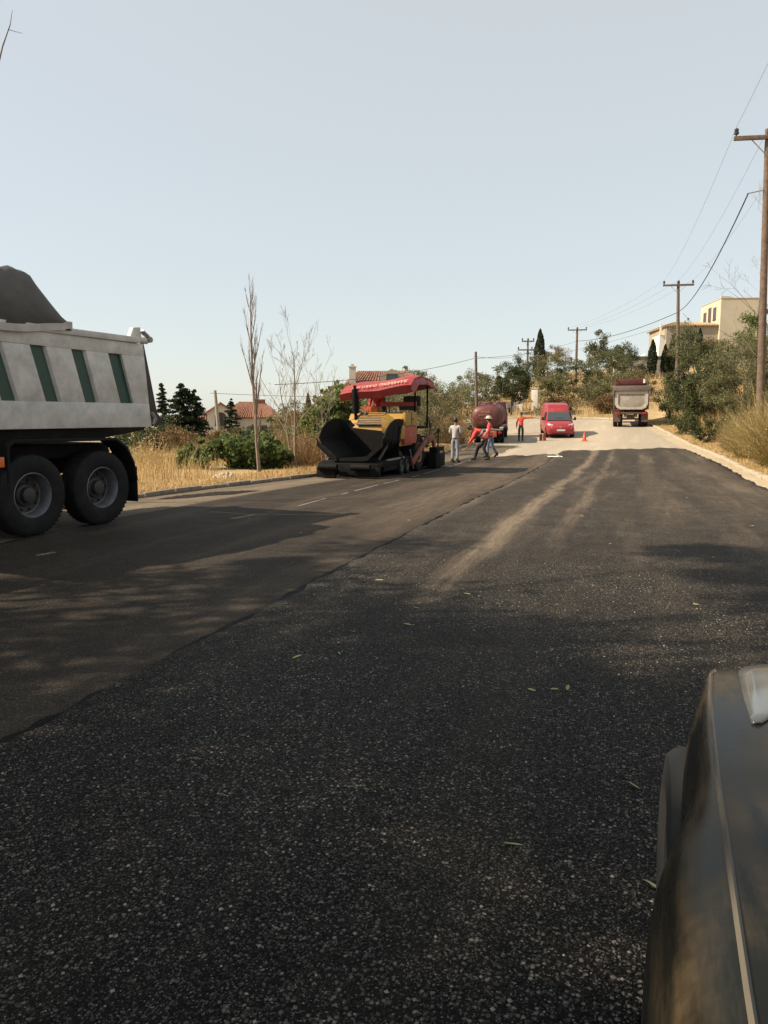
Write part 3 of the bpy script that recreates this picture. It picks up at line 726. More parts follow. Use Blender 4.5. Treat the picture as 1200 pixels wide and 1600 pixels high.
twig_bush('plume_grass', 'pale plume grass clump near the lorry wheel', -15.6, 19.5, 1.2, .45, 41, n=300, m=M_STRAW, leaf=M_STRAW, nleaf=500, lsize=.06, cat='grass clump', up=.8)
twig_bush('brown_thicket', 'brown leafless thicket in front of the paver hopper', -10.75, 24.6, 1.75, 1.0, 42, n=1500, leaf=LM['brown'], nleaf=1800, lsize=.075, cat='thicket', wd=.006)
twig_bush('brown_thicket', 'low russet thicket behind the vine patch', -12.9, 27.2, 1.5, 1.2, 43, n=1300, leaf=LM['brown'], nleaf=1500, lsize=.08, cat='thicket', wd=.007)
# slim dead poplar: several upright stems drawn together
bare_tree('dead_poplar', 'tall slim leafless poplar on the left verge', -10.5, 20.6, 5.75, 51, stems=1, r0=.06, spread=.30, depth=2, upright=.85, nside=(13, 16), first=.14, wob=.035, ratio=.30, lean=(-.055, 0))
sp_ = thing('leafless_sapling', 'leafless sapling behind the white lorry, only its tip showing', 'bare tree', (-10.75, 11.1, landz(-10.75, 11.1) - .05)); mb = MB(); z_0 = landz(-10.75, 11.1) - .05
mb.tube([(0, 0, -.1), (-.30, .05, 2.5), (-.28, .12, 5.2), (.09, .20, 7.3 - z_0), (.26, .25, 7.85 - z_0), (.40, .30, 8.20 - z_0)], [.055, .045, .030, .016, .012, .008], 6)
mb.tube([(.40, .30, 8.20 - z_0), (.46, .30, 8.42 - z_0)], [.008, .004], 4); mb.tube([(.36, .28, 8.12 - z_0), (.44, .36, 8.11 - z_0), (.56, .40, 8.08 - z_0)], [.006, .005, .003], 4)
for k in range(9): mb.tube([(-.30, .05, 2.4 + .32 * k), (-.30 - .25 * jag(k, 1.) - .05, .05 + .3 * (jag(k, 2.) - .5), 2.9 + .35 * k)], [.012, .004], 4)
mb.build('branches', M_DEAD, sp_, smooth=True, merge=False)
bare_tree('bare_thorn_tree', 'bare branching tree with white twigs left of the paver', -10.35, 22.8, 4.1, 53, stems=3, r0=.05, spread=.42, depth=4, upright=.55, nside=(2, 3), first=.3, wob=.09, ratio=.6, m=M_BARKP)
bare_tree('bare_thorn_tree', 'smaller bare thorn sapling beside the hopper', -9.75, 23.6, 3.2, 54, stems=2, r0=.03, spread=.42, depth=3, upright=.6, nside=(2, 3), first=.3, wob=.09, m=M_BARKP)
cypress('narrow brownish cypress seen through the bare thorn branches', -31.9, 73.8, 6.4, .5, 55, mat_='brown', z=-2.4, size=.2)
# --- behind the paver
broadleaf('fig_tree', 'bright green large leaved fig tree behind the paver hopper', 'fig tree', -11.0, 28.3, 3.2, 1.15, 1.45, 'bright', 3600, .17, nclump=60, crad=.34, seed=61, aspect=.8, shell=.4, nl=18, bark=M_BARKP, lean=(.1, 0))
broadleaf('fig_tree', 'low green fig shoots at the foot of the big fig', 'fig tree', -11.6, 26.6, 1.7, .9, .8, 'bright', 1500, .15, nclump=30, crad=.28, seed=62, aspect=.8, bark=M_BARKP)
broadleaf('olive_tree', 'olive green tree overhanging the paver roof', 'olive tree', -10.4, 34.8, 3.5, 1.7, 1.7, 'olive', 8500, .095, nclump=70, crad=.42, seed=63, aspect=.35, bark=M_BARKP)
broadleaf('olive_tree', 'olive tree with loose crown right of the paver', 'olive tree', -10.2, 40.6, 3.5, 1.6, 1.6, 'olive', 8500, .10, nclump=60, crad=.42, seed=64, aspect=.35, bark=M_BARKP, nl=20)
broadleaf('roadside_shrub', 'grey green shrub behind the worker in the white shirt', 'shrub', -9.9, 37.8, 1.9, 1.35, .95, 'mixed', 5500, .09, nclump=50, crad=.34, seed=65)
broadleaf('roadside_shrub', 'withered shrub beside the red tanker', 'shrub', -10.3, 46.2, 3.2, 1.2, 1.45, 'mixed', 5500, .10, nclump=46, crad=.4, seed=66, nl=20)
twig_bush('roadside_thicket', 'bare twiggy thicket behind the shovelling worker', -10.1, 43.6, 2.6, 1.2, 67, n=1500, leaf=LM['mixed'], nleaf=1800, lsize=.09, cat='thicket', wd=.008)
broadleaf('round_pine', 'round topped yellow green pine above the paver roof', 'pine tree', -20.6, 72.2, 6.9, 2.0, 1.3, 'pine', 6000, .16, nclump=60, crad=.5, seed=68, z=-.6)
broadleaf('olive_tree', 'pale olive tree beside the round topped pine', 'olive tree', -16.3, 60.3, 4.6, 1.7, 1.9, 'olive', 5500, .14, nclump=46, crad=.5, seed=69, z=.4)
for k, (x, y, h, rx, lf, sd_, lb) in enumerate([(-13.6, 44.5, 2.9, 1.7, 'olive', 70, 'olive shrub filling the hedge behind the paver screed'), (-13.9, 37.0, 3.0, 1.6, 'olive', 71, 'olive shrub framed under the paver roof'), (-12.7, 51.5, 3.0, 1.7, 'brown', 72, 'brown leaved tree behind the tanker top'), (-15.0, 56.6, 2.6, 1.9, 'mixed', 73, 'withered shrub by the plain wooden pole')]):
    broadleaf('hedge_shrub', lb, 'shrub', x, y, h, rx, h * .46, lf, 5000, .11, nclump=44, crad=.45, seed=sd_)
# --- bend and hillside
broadleaf('mulberry_tree', 'dense green tree with dark trunk beyond the bend', 'tree', -11.3, 75.6, 4.9, 2.0, 1.75, 'dark', 7500, .19, nclump=64, crad=.55, seed=81, r0=.12, lean=(.2, 0))
leafmid = [(-14.6, 78.0, 4.2, 2.2, 'olive', 'olive tree left of the dense roadside tree'), (-8.0, 80.5, 3.2, 2.0, 'olive', 'olive shrub right of the white gate pillars'), (-6.0, 84.0, 4.4, 2.6, 'dark', 'dark shrub at the foot of the tall cypress'),
           (-3.8, 80.0, 2.6, 2.0, 'olive', 'olive shrub behind the red van roof'), (-1.2, 83.5, 3.4, 2.2, 'olive', 'pale shrub right of the crossarm pole'), (-2.6, 91.0, 4.4, 2.6, 'carob', 'carob bush on the slope above the crossarm pole'),
           (-9.3, 92.0, 4.6, 2.8, 'olive', 'tall olive bush on the hill by the cypress'), (0.2, 88.0, 3.0, 2.1, 'mixed', 'withered bush above the distant tipper'), (-12.6, 84.5, 3.6, 2.2, 'mixed', 'withered tree behind the white gate pillars'),
           (-4.6, 97.5, 4.2, 2.8, 'olive', 'olive bush high on the hill'), (-6.8, 76.6, 1.4, 1.3, 'brown', 'low brown bush on the bend verge'), (-2.3, 76.9, 1.5, 1.5, 'brown', 'low rusty bush left of the distant tipper'), (-0.4, 101.5, 4.0, 2.6, 'dark', 'dark bush below the flat roofed annex'),
           (-17.5, 88.0, 4.5, 2.8, 'olive', 'olive tree behind the tanker cab'), (-21.0, 82.0, 4.0, 2.6, 'mixed', 'withered tree behind the tanker'), (-9.6, 103.5, 4.5, 3.0, 'mixed', 'far withered trees on the ridge by the cypress'), (-14.4, 105.0, 4.5, 3.2, 'dark', 'far dark tree on the ridge'), (-20.5, 98.0, 4.0, 3.2, 'olive', 'far olive tree behind the plain poles')]
for k, (x, y, h, rx, lf, lb) in enumerate(leafmid):
    broadleaf('hill_shrub', lb, 'bush', x, y, h, rx, h * .5, lf, 5200, .17, nclump=50, crad=.55, seed=90 + k, r0=.06)
broadleaf('eucalyptus_tree', 'tall loose eucalyptus on the skyline by the villa', 'eucalyptus', -5.3, 119.0, 6.0, 1.9, 2.3, 'euc', 3600, .26, nclump=26, crad=.7, seed=120, r0=.13, shell=.35)
broadleaf('eucalyptus_tree', 'smaller round eucalyptus on the skyline beside the annex', 'eucalyptus', -2.2, 124.0, 4.6, 2.0, 1.8, 'euc', 3400, .26, nclump=28, crad=.7, seed=121, r0=.1)
cypress('tall slim cypress standing on the hill behind the bend', -11.6, 101.3, 7.0, .75, 122, n=3800, size=.28)
for k, (x, y, h, r_, lb) in enumerate([(2.1, 103.5, 4.6, .55, 'tallest cypress in front of the villa wall corner'), (3.6, 104.0, 3.9, .45, 'short cypress second from the villa corner'), (4.4, 104.2, 4.9, .45, 'slim cypress beside the villa wall lamp'), (7.7, 106.0, 5.6, .5, 'lone cypress below the villa tower')]):
    cypress(lb, x, y, h, r_, 123 + k, size=.26, group='cypresses planted along the villa wall')
broadleaf('villa_shrub', 'grey green tree half hiding the villa wall', 'tree', 5.6, 102.0, 6.2, 2.0, 2.2, 'olive', 5200, .2, nclump=46, crad=.6, seed=130)
broadleaf('villa_shrub', 'brown topped shrub under the villa tower', 'shrub', 8.6, 98.0, 5.0, 2.0, 1.8, 'brown', 4200, .2, nclump=40, crad=.6, seed=131)
# --- right bank
broadleaf('carob_tree', 'large dark carob bush beside the distant tipper', 'carob bush', 4.0, 55.2, 6.0, 2.0, 3.0, 'carob', 26000, .135, nclump=90, crad=.62, seed=141, low=-.95, shell=.6, cz=3.0, r0=.12)
broadleaf('carob_tree', 'low carob shoots at the kerb under the large carob', 'carob bush', 3.25, 52.0, 1.3, .75, .65, 'carob', 3500, .11, nclump=26, crad=.3, seed=142)
broadleaf('olive_bush', 'broad olive bush on the right bank below the villa', 'olive bush', 5.7, 45.0, 5.4, 2.1, 2.7, 'olive', 30000, .105, nclump=110, crad=.55, seed=143, aspect=.38, cz=2.75, r0=.1, nl=22)
broadleaf('olive_bush', 'higher olive bush behind the near wooden pole', 'olive bush', 8.2, 46.0, 4.6, 2.4, 2.4, 'olive', 20000, .115, nclump=80, crad=.5, seed=144, aspect=.35)
broadleaf('olive_bush', 'olive bush between the carob and the villa slope', 'olive bush', 6.6, 62.0, 5.4, 2.6, 2.6, 'olive', 9000, .14, nclump=60, crad=.6, seed=145, aspect=.35)
broadleaf('roadside_shrub', 'dark low shrub with reddish leaves at the carob foot', 'shrub', 4.1, 46.5, 1.5, 1.0, .75, 'dark', 4200, .10, nclump=34, crad=.34, seed=146)
broadleaf('pine_shrub', 'yellow green pine crown beside the near wooden pole', 'pine', 9.7, 66.5, 6.6, 2.6, 2.4, 'pine', 6500, .17, nclump=50, crad=.6, seed=147)
broadleaf('carob_tree', 'green shrub left of the large carob behind the tipper', 'carob bush', 2.7, 63.0, 3.0, 1.3, 1.5, 'olive', 5200, .12, nclump=40, crad=.4, seed=148)
twig_bush('dry_bush', 'large tawny dry bush under the near wooden pole', 5.2, 28.9, 3.3, 1.25, 151, n=7000, m=M_STRAWG, leaf=M_STRAW, nleaf=4200, lsize=.06, wd=.007)
twig_bush('dry_bush', 'greenish dry bush in front of the olive bush', 5.1, 34.2, 2.6, 1.3, 152, n=5200, m=M_STRAWG, leaf=LM['mixed'], nleaf=3000, lsize=.065, wd=.007)
twig_bush('dry_bush', 'low rusty bush behind the kerb straw', 5.0, 38.8, 1.8, 1.1, 153, n=3600, leaf=LM['brown'], nleaf=2600, lsize=.06, wd=.007)
twig_bush('dry_bush', 'rusty dry bush at the edge of the straw verge', 5.7, 26.0, 2.1, 1.2, 154, n=4600, m=M_STRAW, leaf=LM['brown'], nleaf=1400, lsize=.055, wd=.006)
twig_bush('dry_bush', 'tall tawny bush behind the large dry bush', 7.2, 33.0, 3.3, 1.6, 155, n=5200, m=M_STRAWG, leaf=M_STRAWG, nleaf=2600, lsize=.07, wd=.008)
twig_bush('dry_bush', 'sparse dry bush on the bank beyond the car', 6.4, 22.5, 1.5, 1.2, 156, n=1800, wd=.006)
bare_tree('bare_bank_tree', 'leafless tree with pale twigs behind the near wooden pole', 6.3, 36.6, 9.0, 157, stems=2, r0=.09, spread=.45, depth=4, upright=.25, nside=(2, 3), first=.45, wob=.09, m=M_BARKP)
# --- unseen trees: left ones shade the road, right pair added to block skylight
for k, (x, y, h, rx, rz_, n_, lb) in enumerate([(-12.2, -3.0, 12.0, 3.9, 3.2, 8500, 'tall drooping eucalyptus on the left verge behind the white lorry'), (-12.4, -9.5, 11.5, 3.8, 3.0, 9000, 'eucalyptus furthest back on the left verge'),
        (-11.9, 1.2, 10.2, 2.6, 2.3, 2200, 'slender eucalyptus by the white lorry cab'), (-12.6, -.6, 15.6, 4.4, 3.4, 7000, 'tallest eucalyptus with its crown above the others'), (7.4, -3.6, 12.0, 4.6, 3.6, 5200, 'unseen broad eucalyptus added on the right bank behind the parked car'), (8.4, 3.2, 11.0, 4.0, 3.4, 4600, 'unseen eucalyptus added on the right bank level with the parked car')]):
    broadleaf('eucalyptus_tree', lb, 'eucalyptus', x, y, h, rx, rz_, 'euc', n_, .34, nclump=30, crad=.80, seed=160 + k, r0=.2, bark=M_BARKP, aspect=.24, bias=(0, 0, -1), bw=.35, shell=.3)
# fallen leaves on the road
lm = [mat('dry_leaf', (.34, .30, .14), (.22, .20, .08), rough=.7), mat('green_leaf', (.20, .24, .08), (.13, .16, .05), rough=.7)]
spots = [(-.36, 4.25), (-.29, 4.3), (-.48, 4.2), (.06, 3.2), (-1.75, 4.5), (-1.98, 4.35), (-1.6, 5.8), (-1.52, 5.3), (-1.3, 6.4), (-.9, 7.0), (.35, 3.95), (.2, 7.3), (.55, 6.6), (-1.85, 5.0), (-2.2, 6.7), (-1.0, 8.6), (.9, 9.0), (-.2, 9.6), (1.6, 8.2),
         (-3.4, 7.4), (-4.2, 9.4), (-5.0, 8.0), (-3.2, 11.2), (-1.9, 11.6), (-.7, 12.4), (.6, 13.2), (1.7, 12.0), (-5.6, 10.6), (-2.3, 14.5), (-.9, 15.8), (1.1, 16.5), (-.35, 2.6), (.12, 2.5), (-3.9, 6.3)]
for k, (x, y) in enumerate(spots):
    L_ = .05 + .05 * jag(k, 1.1); wd = L_ * (.16 + .12 * jag(k, 2.2)); mb = MB(); cv = .25 * (jag(k, 3.3) - .5)
    pts = [(-L_ / 2, 0, .002), (-L_ / 5, wd / 2, .006), (L_ / 5, wd / 2.3 + cv * L_ * .2, .008), (L_ / 2, cv * L_, .004), (L_ / 5, -wd / 2.3 + cv * L_ * .2, .003), (-L_ / 5, -wd / 2, .002)]
    mb.add(pts, [(0, 1, 5), (1, 2, 4, 5), (2, 3, 4)])
    o = mb.build('fallen_leaf', lm[k % 2]); top = .056 if x > -2.75 else .028
    o.location = (x, y, float(zr(y)) + top); o.rotation_euler = (0, 0, 6.28 * jag(k, 7.7))
    tag(o, 'slender fallen leaf lying loose on the fresh asphalt', 'leaf', 'fallen leaves on the asphalt')
# loose stones shed on the near asphalt
rg = np.random.default_rng(77); n = 5200
px = np.concatenate([rg.random(n) * 3.6 - 2.6]); py = 1.2 + 7 * rg.random(n) ** 1.4
r_ = .0025 + .0055 * rg.random(n) ** 2; u = np.array([(1, 0, 0), (0, 1, 0), (-1, 0, 0), (0, -1, 0), (0, 0, 1)], float)
C = np.column_stack([px, py, zr(py) + .052]); jit = 1 + .5 * (rg.random((n, 5)) - .5)
V = (C[:, None, :] + u[None] * (r_[:, None] * jit)[:, :, None] * np.array([1, 1, .8])).reshape(-1, 3)
F = (np.arange(n)[:, None, None] * 5 + np.array([[0, 1, 4], [1, 2, 4], [2, 3, 4], [3, 0, 4]])[None]).reshape(-1, 3)
M_CH = leafmat('stone_chips', [(.03, .03, .03), (.06, .055, .05), (.16, .14, .11), (.30, .26, .21)], rough=.7, trans=0.0)
tag(link_mesh('stone_chips', fast_mesh('stone_chips', V, F), M_CH), 'loose stone chips scattered on the near asphalt', 'gravel', kind='stuff')
# ------------------------------------------------------------------ vehicles
M_RUB = mat('tyre_rubber', (.017, .017, .018), (.010, .010, .011), rough=.85, scale=9, dirt=(.06, .05, .042), dscale=5, damt=.4, spec=.2)
M_RIM = mat('grey_wheel_steel', (.20, .205, .22), (.13, .13, .14), rough=.5, metal=.4, dirt=(.06, .05, .04), dscale=9, damt=.6)
M_HUB = mat('dark_hub', (.045, .042, .042), (.025, .024, .024), rough=.6, dirt=(.10, .08, .06), dscale=8, damt=.4)  # hub tone darker than the rim steel
M_CHAS = mat('chassis_black', (.011, .011, .012), (.006, .006, .006), rough=.8, dirt=(.05, .042, .034), dscale=4, damt=.4, spec=.2)
M_WHITE = mat('lorry_white_paint', (.66, .635, .595), (.55, .53, .495), rough=.5, coat=.05, scale=3, dirt=(.19, .165, .135), dscale=3.2, damt=.72)
M_GREEN = mat('lorry_green_paint', (.009, .066, .052), (.006, .040, .032), rough=.5, coat=.05, dirt=(.05, .06, .05), dscale=4, damt=.5)
M_TARP = mat('grey_tarpaulin', (.095, .092, .086), (.065, .062, .058), rough=.8, scale=5, bump=.4, bscale=9, dirt=(.16, .14, .12), dscale=2, damt=.4)
M_HEM = mat('pale_tarpaulin_hem', (.50, .47, .44), (.38, .35, .33), rough=.8)
M_RED = mat('van_red_paint', (.30, .022, .027), (.25, .017, .022), rough=.4, coat=.25, scale=2, dirt=(.4, .2, .14), dscale=2, damt=.25)
M_DRED = mat('tanker_red_paint', (.135, .022, .020), (.085, .015, .014), rough=.55, coat=.05, scale=3, dirt=(.12, .075, .052), dscale=3, damt=.7)
M_YEL = mat('paver_yellow', (.50, .29, .05), (.38, .21, .04), rough=.55, scale=4, dirt=(.10, .075, .04), dscale=4, damt=.75)
M_PRED = mat('paver_red', (.42, .055, .035), (.32, .040, .028), rough=.5, scale=4, dirt=(.10, .06, .04), dscale=4, damt=.5)
M_ROOF = mat('red_canopy', (.29, .034, .034), (.23, .026, .026), rough=.6, scale=3, bump=.3, bscale=9, dirt=(.45, .18, .14), dscale=2, damt=.35)
M_BIT = mat('bitumen_black_steel', (.007, .0068, .0066), (.004, .004, .004), rough=.75, dirt=(.030, .026, .022), dscale=6, damt=.4, spec=.15)
M_GREY = mat('bare_steel', (.32, .31, .29), (.20, .19, .18), rough=.5, metal=.4, dirt=(.10, .08, .06), dscale=6, damt=.5)
M_LET = mat('cream_lettering', (.56, .33, .27), (.46, .22, .18), rough=.8)
M_ORG = mat('orange_lens', (.75, .16, .03), rough=.3)
M_REDL = mat('red_lens', (.45, .02, .02), rough=.3)
M_LENS = mat('headlamp_lens', (.75, .75, .72), (.55, .55, .52), rough=.12, coat=.5)
M_PLATE = mat('plate_white', (.75, .75, .72), rough=.5)
M_GL = glass('dark_glass'); M_GLV = glass('windscreen_glass', (.035, .045, .045), .05)
M_BLKP = mat('black_plastic', (.03, .03, .032), (.02, .02, .02), rough=.6)

def wheel(parent, c, r, wd, s, rim_r=None, dish=.14, m_rim=None, n=30, bolts=8, steer=0, lugs=True):
    """wheel part (steel) with a tyre as its sub-part; outer face at c, s = outward x direction"""
    rr = rim_r or r * .55; b = MB(); cc = (0, 0, 0)
    b.lathe([(-.012, rr + .012), (-.004, rr), (-.03, rr * .95), (-dish * .5, rr * .90), (-dish, rr * .86), (-dish - .006, rr * .80)], cc, 'x', s, n)
    b.lathe([(-.02, rr + .012), (-wd, rr + .005), (-wd, .03)], cc, 'x', s, n)
    bl = []
    for k in range(bolts):
        a = 6.283 * k / bolts; q = (0 + s * (-dish + .005), rr * .68 * math.cos(a), rr * .68 * math.sin(a))
        bl.append((q, (q[0] + s * .03, q[1], q[2])))
    o = b.build('wheel', m_rim or M_RIM, parent, smooth=True); o.location = c; o.rotation_euler = (0, 0, steer)
    hb = MB(); hb.lathe([(-dish - .004, rr * .82), (-dish - .01, rr * .55), (-dish + .02, rr * .48), (-dish + .03, rr * .36), (-dish * .45, rr * .33), (-dish * .40, rr * .26), (-dish * .38, .001)], cc, 'x', s, n); hub_ = hb
    for q0, q1 in bl: hub_.cyl(q0, q1, .016, n=6)
    hub_.build('hub', M_HUB, o, smooth=True, merge=False)
    t = MB(); e = wd
    t.lathe([(-.015, rr), (-.004, rr + .02), (.012, rr + (r - rr) * .45), (.004, r * .93), (-.012, r * .975), (-.03, r), (-e * .30, r), (-e * .31, r * .978), (-e * .35, r * .978), (-e * .36, r), (-e * .62, r), (-e * .63, r * .978), (-e * .67, r * .978), (-e * .68, r), (-e + .03, r), (-e, r * .95), (-e, rr)], cc, 'x', s, max(n, 36))
    lug = int(6.283 * r / .07) if lugs else 0
    for k in range(lug):                          # shoulder lugs of the tread
        a = 6.283 * k / lug
        for xx in (-.045, -e + .045):
            t.obox((s * xx, r * .994 * math.cos(a), r * .994 * math.sin(a)), (.07, .012, .022), (a, 0, 0))
    t.build('tyre', M_RUB, o, smooth=True, merge=False)
    return o

def marks(parent, mb_name, words, p0, du, dv, size, m, seed=1):
    """a line of painted capitals too far away to read, as raised strokes"""
    rg_ = random.Random(seed); b = MB(); p0 = Vector(p0); du = Vector(du).normalized(); dv = Vector(dv).normalized(); nn = du.cross(dv).normalized()
    def stroke(a, c, wd):
        d = (c - a).normalized(); sd_ = nn.cross(d) * wd / 2
        b.add([a - sd_, a + sd_, c + sd_, c - sd_, a - sd_ + nn * .004, a + sd_ + nn * .004, c + sd_ + nn * .004, c - sd_ + nn * .004], [(4, 5, 6, 7), (0, 1, 5, 4), (1, 2, 6, 5), (2, 3, 7, 6), (3, 0, 4, 7)])
    u = 0.0; cw = size * .72
    forms = [[(0, 0, 0, 1), (0, 1, 1, 1), (1, 1, 1, 0)], [(0, 0, 0, 1), (1, 0, 1, 1), (0, .5, 1, .5)], [(0, 0, .5, 1), (.5, 1, 1, 0), (.25, .4, .75, .4)], [(0, 0, 0, 1), (0, 1, 1, 1), (0, .5, .8, .5), (0, 0, 1, 0)],
             [(0, 0, 1, 0), (1, 0, 1, 1), (1, 1, 0, 1), (0, 1, 0, 0)], [(0, 1, 1, 1), (.5, 1, .5, 0)], [(0, 0, 0, 1), (0, 1, 1, .8), (1, .8, 0, .5)]]
    for w_ in words:
        for k in range(w_):
            for (x0, y0, x1, y1) in rg_.choice(forms):
                stroke(p0 + du * (u + x0 * cw * .72) + dv * y0 * size, p0 + du * (u + x1 * cw * .72) + dv * y1 * size, size * .17)
            u += cw
        u += cw * .9
    return b.build(mb_name, m, parent, merge=False)

# ---- white tipper at the left edge -------------------------------------------------
T = thing('tipper_lorry', 'white tipper lorry with green side panels and grey tarpaulin over its load', 'lorry', (-8.53, 9.5, float(zr(9.4)) + .026), R(173.1))
for s in (-1, 1):
    for y in (0.0, 1.22): wheel(T, (s * 1.25, y, .535), .535, .30, s, rim_r=.292, dish=.17, bolts=10)
    wheel(T, (s * 1.22, 5.6, .52), .52, .30, s, rim_r=.29, dish=.02, bolts=10)
b = MB(); b.box(-.45, -.33, -.6, 6.6, .72, 1.0); b.box(.33, .45, -.6, 6.6, .72, 1.0)
for y in (-.55, .6, 2.2, 3.6, 5.0): b.box(-.33, .33, y, y + .12, .74, .98)
b.box(-.9, .9, -.07, .07, .46, .60); b.box(-.9, .9, 1.15, 1.29, .46, .60); b.box(-.9, .9, 5.53, 5.67, .46, .58)
b.build('chassis', M_CHAS, T, bevel=.01)
b = MB(); b.box(-.85, .85, -.55, 3.9, .98, 1.168); b.box(-.32, .32, 1.9, 3.2, .55, .97); b.build('subframe', M_CHAS, T, bevel=.01)
b = MB(); b.prism([(-1.04, 1.352), (-.2, 1.25), (4.0, 1.17), (4.0, 1.40), (-1.06, 1.40)], 'x', -1.12, 1.12); b.build('body_floor', M_CHAS, T, bevel=.01)
for s in (-1, 1):                                 # side walls
    X0, X1 = s * 1.195, s * 1.25
    b = MB(); lo, hi = min(X0, X1), max(X0, X1)
    b.prism([(-1.07, 1.40), (4.15, 1.40), (4.15, 1.76), (-1.03, 1.76)], 'x', lo, hi); 
    b.prism([(-.96, 2.47), (4.15, 2.50), (4.15, 2.69), (-.945, 2.66)], 'x', lo, hi)
    b.prism([(-1.03, 1.755), (-.69, 1.755), (-.475, 2.475), (-.96, 2.475)], 'x', lo, hi)
    k = 0; y = -.21
    while y < 4.0:                                # slanting ribs between the green panels
        yb = y - .215; nt_, nb_ = .42, .42
        if y + nt_ > 4.15: nt_ = nb_ = .15
        o_ = .03                                  # foot of the rib is wider than its face
        pf = [(yb, 1.755), (yb + nb_, 1.755), (y + nt_, 2.485), (y, 2.485)]; pb = [(yb - o_, 1.755), (yb + nb_ + o_, 1.755), (y + nt_ + o_, 2.485), (y - o_, 2.485)]
        b.hexa([(X1 - s * .004, *p) for p in pf] + [(X0, *p) for p in pb]); y += .68; k += 1
    sw = b.build('side_wall', M_WHITE, T, bevel=.012)
    y = -.50 
    for k in range(7):                            # recessed green panels
        yt = -.50 + k * .68 + .0; g = MB()
        y0, y1 = -.50 + k * .68, -.19 + k * .68
        if y1 > 4.1: break
        g.prism([(y0 - .28, 1.74), (y1 - .27, 1.74), (y1 + .02, 2.49), (y0, 2.49)], 'x', min(s * 1.16, s * 1.20), max(s * 1.16, s * 1.20))
        g.build('side_panel', M_GREEN, sw)
    r_ = MB(); r_.box(min(s * 1.10, s * 1.28), max(s * 1.10, s * 1.28), -.86, 4.15, 2.665, 2.755); r_.cyl((s * 1.2, -1.08, 2.72), (s * 1.2, -.84, 2.72), .05)
    r_.prism([(-.98, 2.74), (-.72, 2.74), (-.80, 2.90), (-.95, 2.92)], 'x', min(s * 1.12, s * 1.2), max(s * 1.12, s * 1.2))
    r_.build('top_rail', M_WHITE, T, bevel=.015)
    h = MB(); h.cyl((s * 1.2, -1.12, 2.78), (s * 1.2, -.98, 2.86), .035); h.cyl((s * 1.27, -1.10, 2.74), (s * 1.14, -1.10, 2.74), .045); h.build('tailgate_hinge', M_GREY, T, smooth=True)
    h = MB(); h.tube([(s * 1.27, -1.06, 1.62), (s * 1.29, -1.12, 1.52), (s * 1.27, -1.08, 1.44)], .025, 6); h.build('tailgate_hook', M_GREY, T, smooth=True)
    f = MB(); arc = [(1.62, .62), (1.60, 1.20), (1.50, 1.27), (-.28, 1.25), (-.50, 1.12), (-.64, .88), (-.70, .60), (-.67, .60), (-.61, .86), (-.47, 1.09), (-.27, 1.21), (1.48, 1.23), (1.56, 1.17), (1.58, .62)]
    f.prism(arc, 'x', min(s * .93, s * 1.27), max(s * .93, s * 1.27)); f.box(min(s * .95, s * 1.24), max(s * .95, s * 1.24), -.72, -.70, .26, .80)
    f.build('mudguard', M_CHAS, T, bevel=.008)
    b = MB(); b.box(min(s * 1.05, s * 1.10), max(s * 1.05, s * 1.10), 1.7, 4.2, .55, 1.05); b.box(min(s * .6, s * 1.05), max(s * .6, s * 1.05), 2.2, 3.6, .5, 1.05); b.build('fuel_tank', M_CHAS, T, bevel=.04)
    b = MB(); b.box(min(s * 1.26, s * 1.285), max(s * 1.26, s * 1.285), 1.66, 1.74, .93, 1.06); b.build('side_marker', M_ORG, T, bevel=.008)
b = MB(); b.prism([(-1.0, 2.68), (-1.05, 2.68), (-1.30, 1.62), (-1.50, 1.44), (-1.10, 1.40), (-1.08, 1.5)], 'x', -1.17, 1.17); b.build('tailgate', mat('shaded_dark_tailgate', (.045, .033, .026), (.028, .022, .018), rough=.75, dirt=(.14, .08, .05), dscale=4, damt=.5), T, bevel=.012)  # shade on the tailgate is put into its dark colour
b = MB(); b.box(-1.2, 1.2, 4.15, 4.25, 1.4, 3.0); b.box(-1.2, 1.2, 4.25, 5.0, 2.95, 3.02); b.build('headboard', M_WHITE, T, bevel=.015)
for s in (-1, 1):
    b = MB(); b.box(min(s * .5, s * .85), max(s * .5, s * .85), -.66, -.60, .80, .92); b.build('rear_lamp', M_REDL, T, bevel=.01)
# load under a tarpaulin
rg = np.random.default_rng(9); ny_, nx_ = 44, 34; V = []
for j in range(ny_):
    y = .49 + (4.12 - .49) * j / (ny_ - 1)
    rise = np.interp(y, [.49, .52, .58, .82, .86, .98, 1.4, 1.75, 3.4, 4.12], [.10, .15, .20, .54, .63, .66, .65, .73, .72, .5])
    for i in range(nx_):
        u = i / (nx_ - 1) * 2 - 1; x = u * 1.285
        e = abs(u); prof = (1 - max(0, (e - .80) / .20) ** 1.6) if e > .80 else 1
        fold = .03 * abs(math.sin(y * 4.3 + u * 5)) + .025 * math.sin(y * 9 + u * 3) * (e < .98) + .03 * math.sin(y * 5 - u * 7) + .02 * math.sin(y * 23 + u * 2) * e
        z = 2.79 + rise * prof + fold * min(1, rise * 2) * (1 if e < .97 else .2)
        drop = 0
        if e > .97: z = 2.70 + .05 * math.sin(y * 3.1) - (.03 if y < .6 else 0)
        V.append((x + (.02 * math.sin(y * 8) if e > .9 else 0), y, z))
ii = np.arange(len(V)).reshape(ny_, nx_); F = np.stack([ii[:-1, :-1], ii[:-1, 1:], ii[1:, 1:], ii[1:, :-1]], -1).reshape(-1, 4)
tp = link_mesh('tarpaulin', fast_mesh('tarpaulin', np.array(V), F), M_TARP, T, smooth=True)
sl = tp.modifiers.new('s', 'SOLIDIFY'); sl.thickness = .006
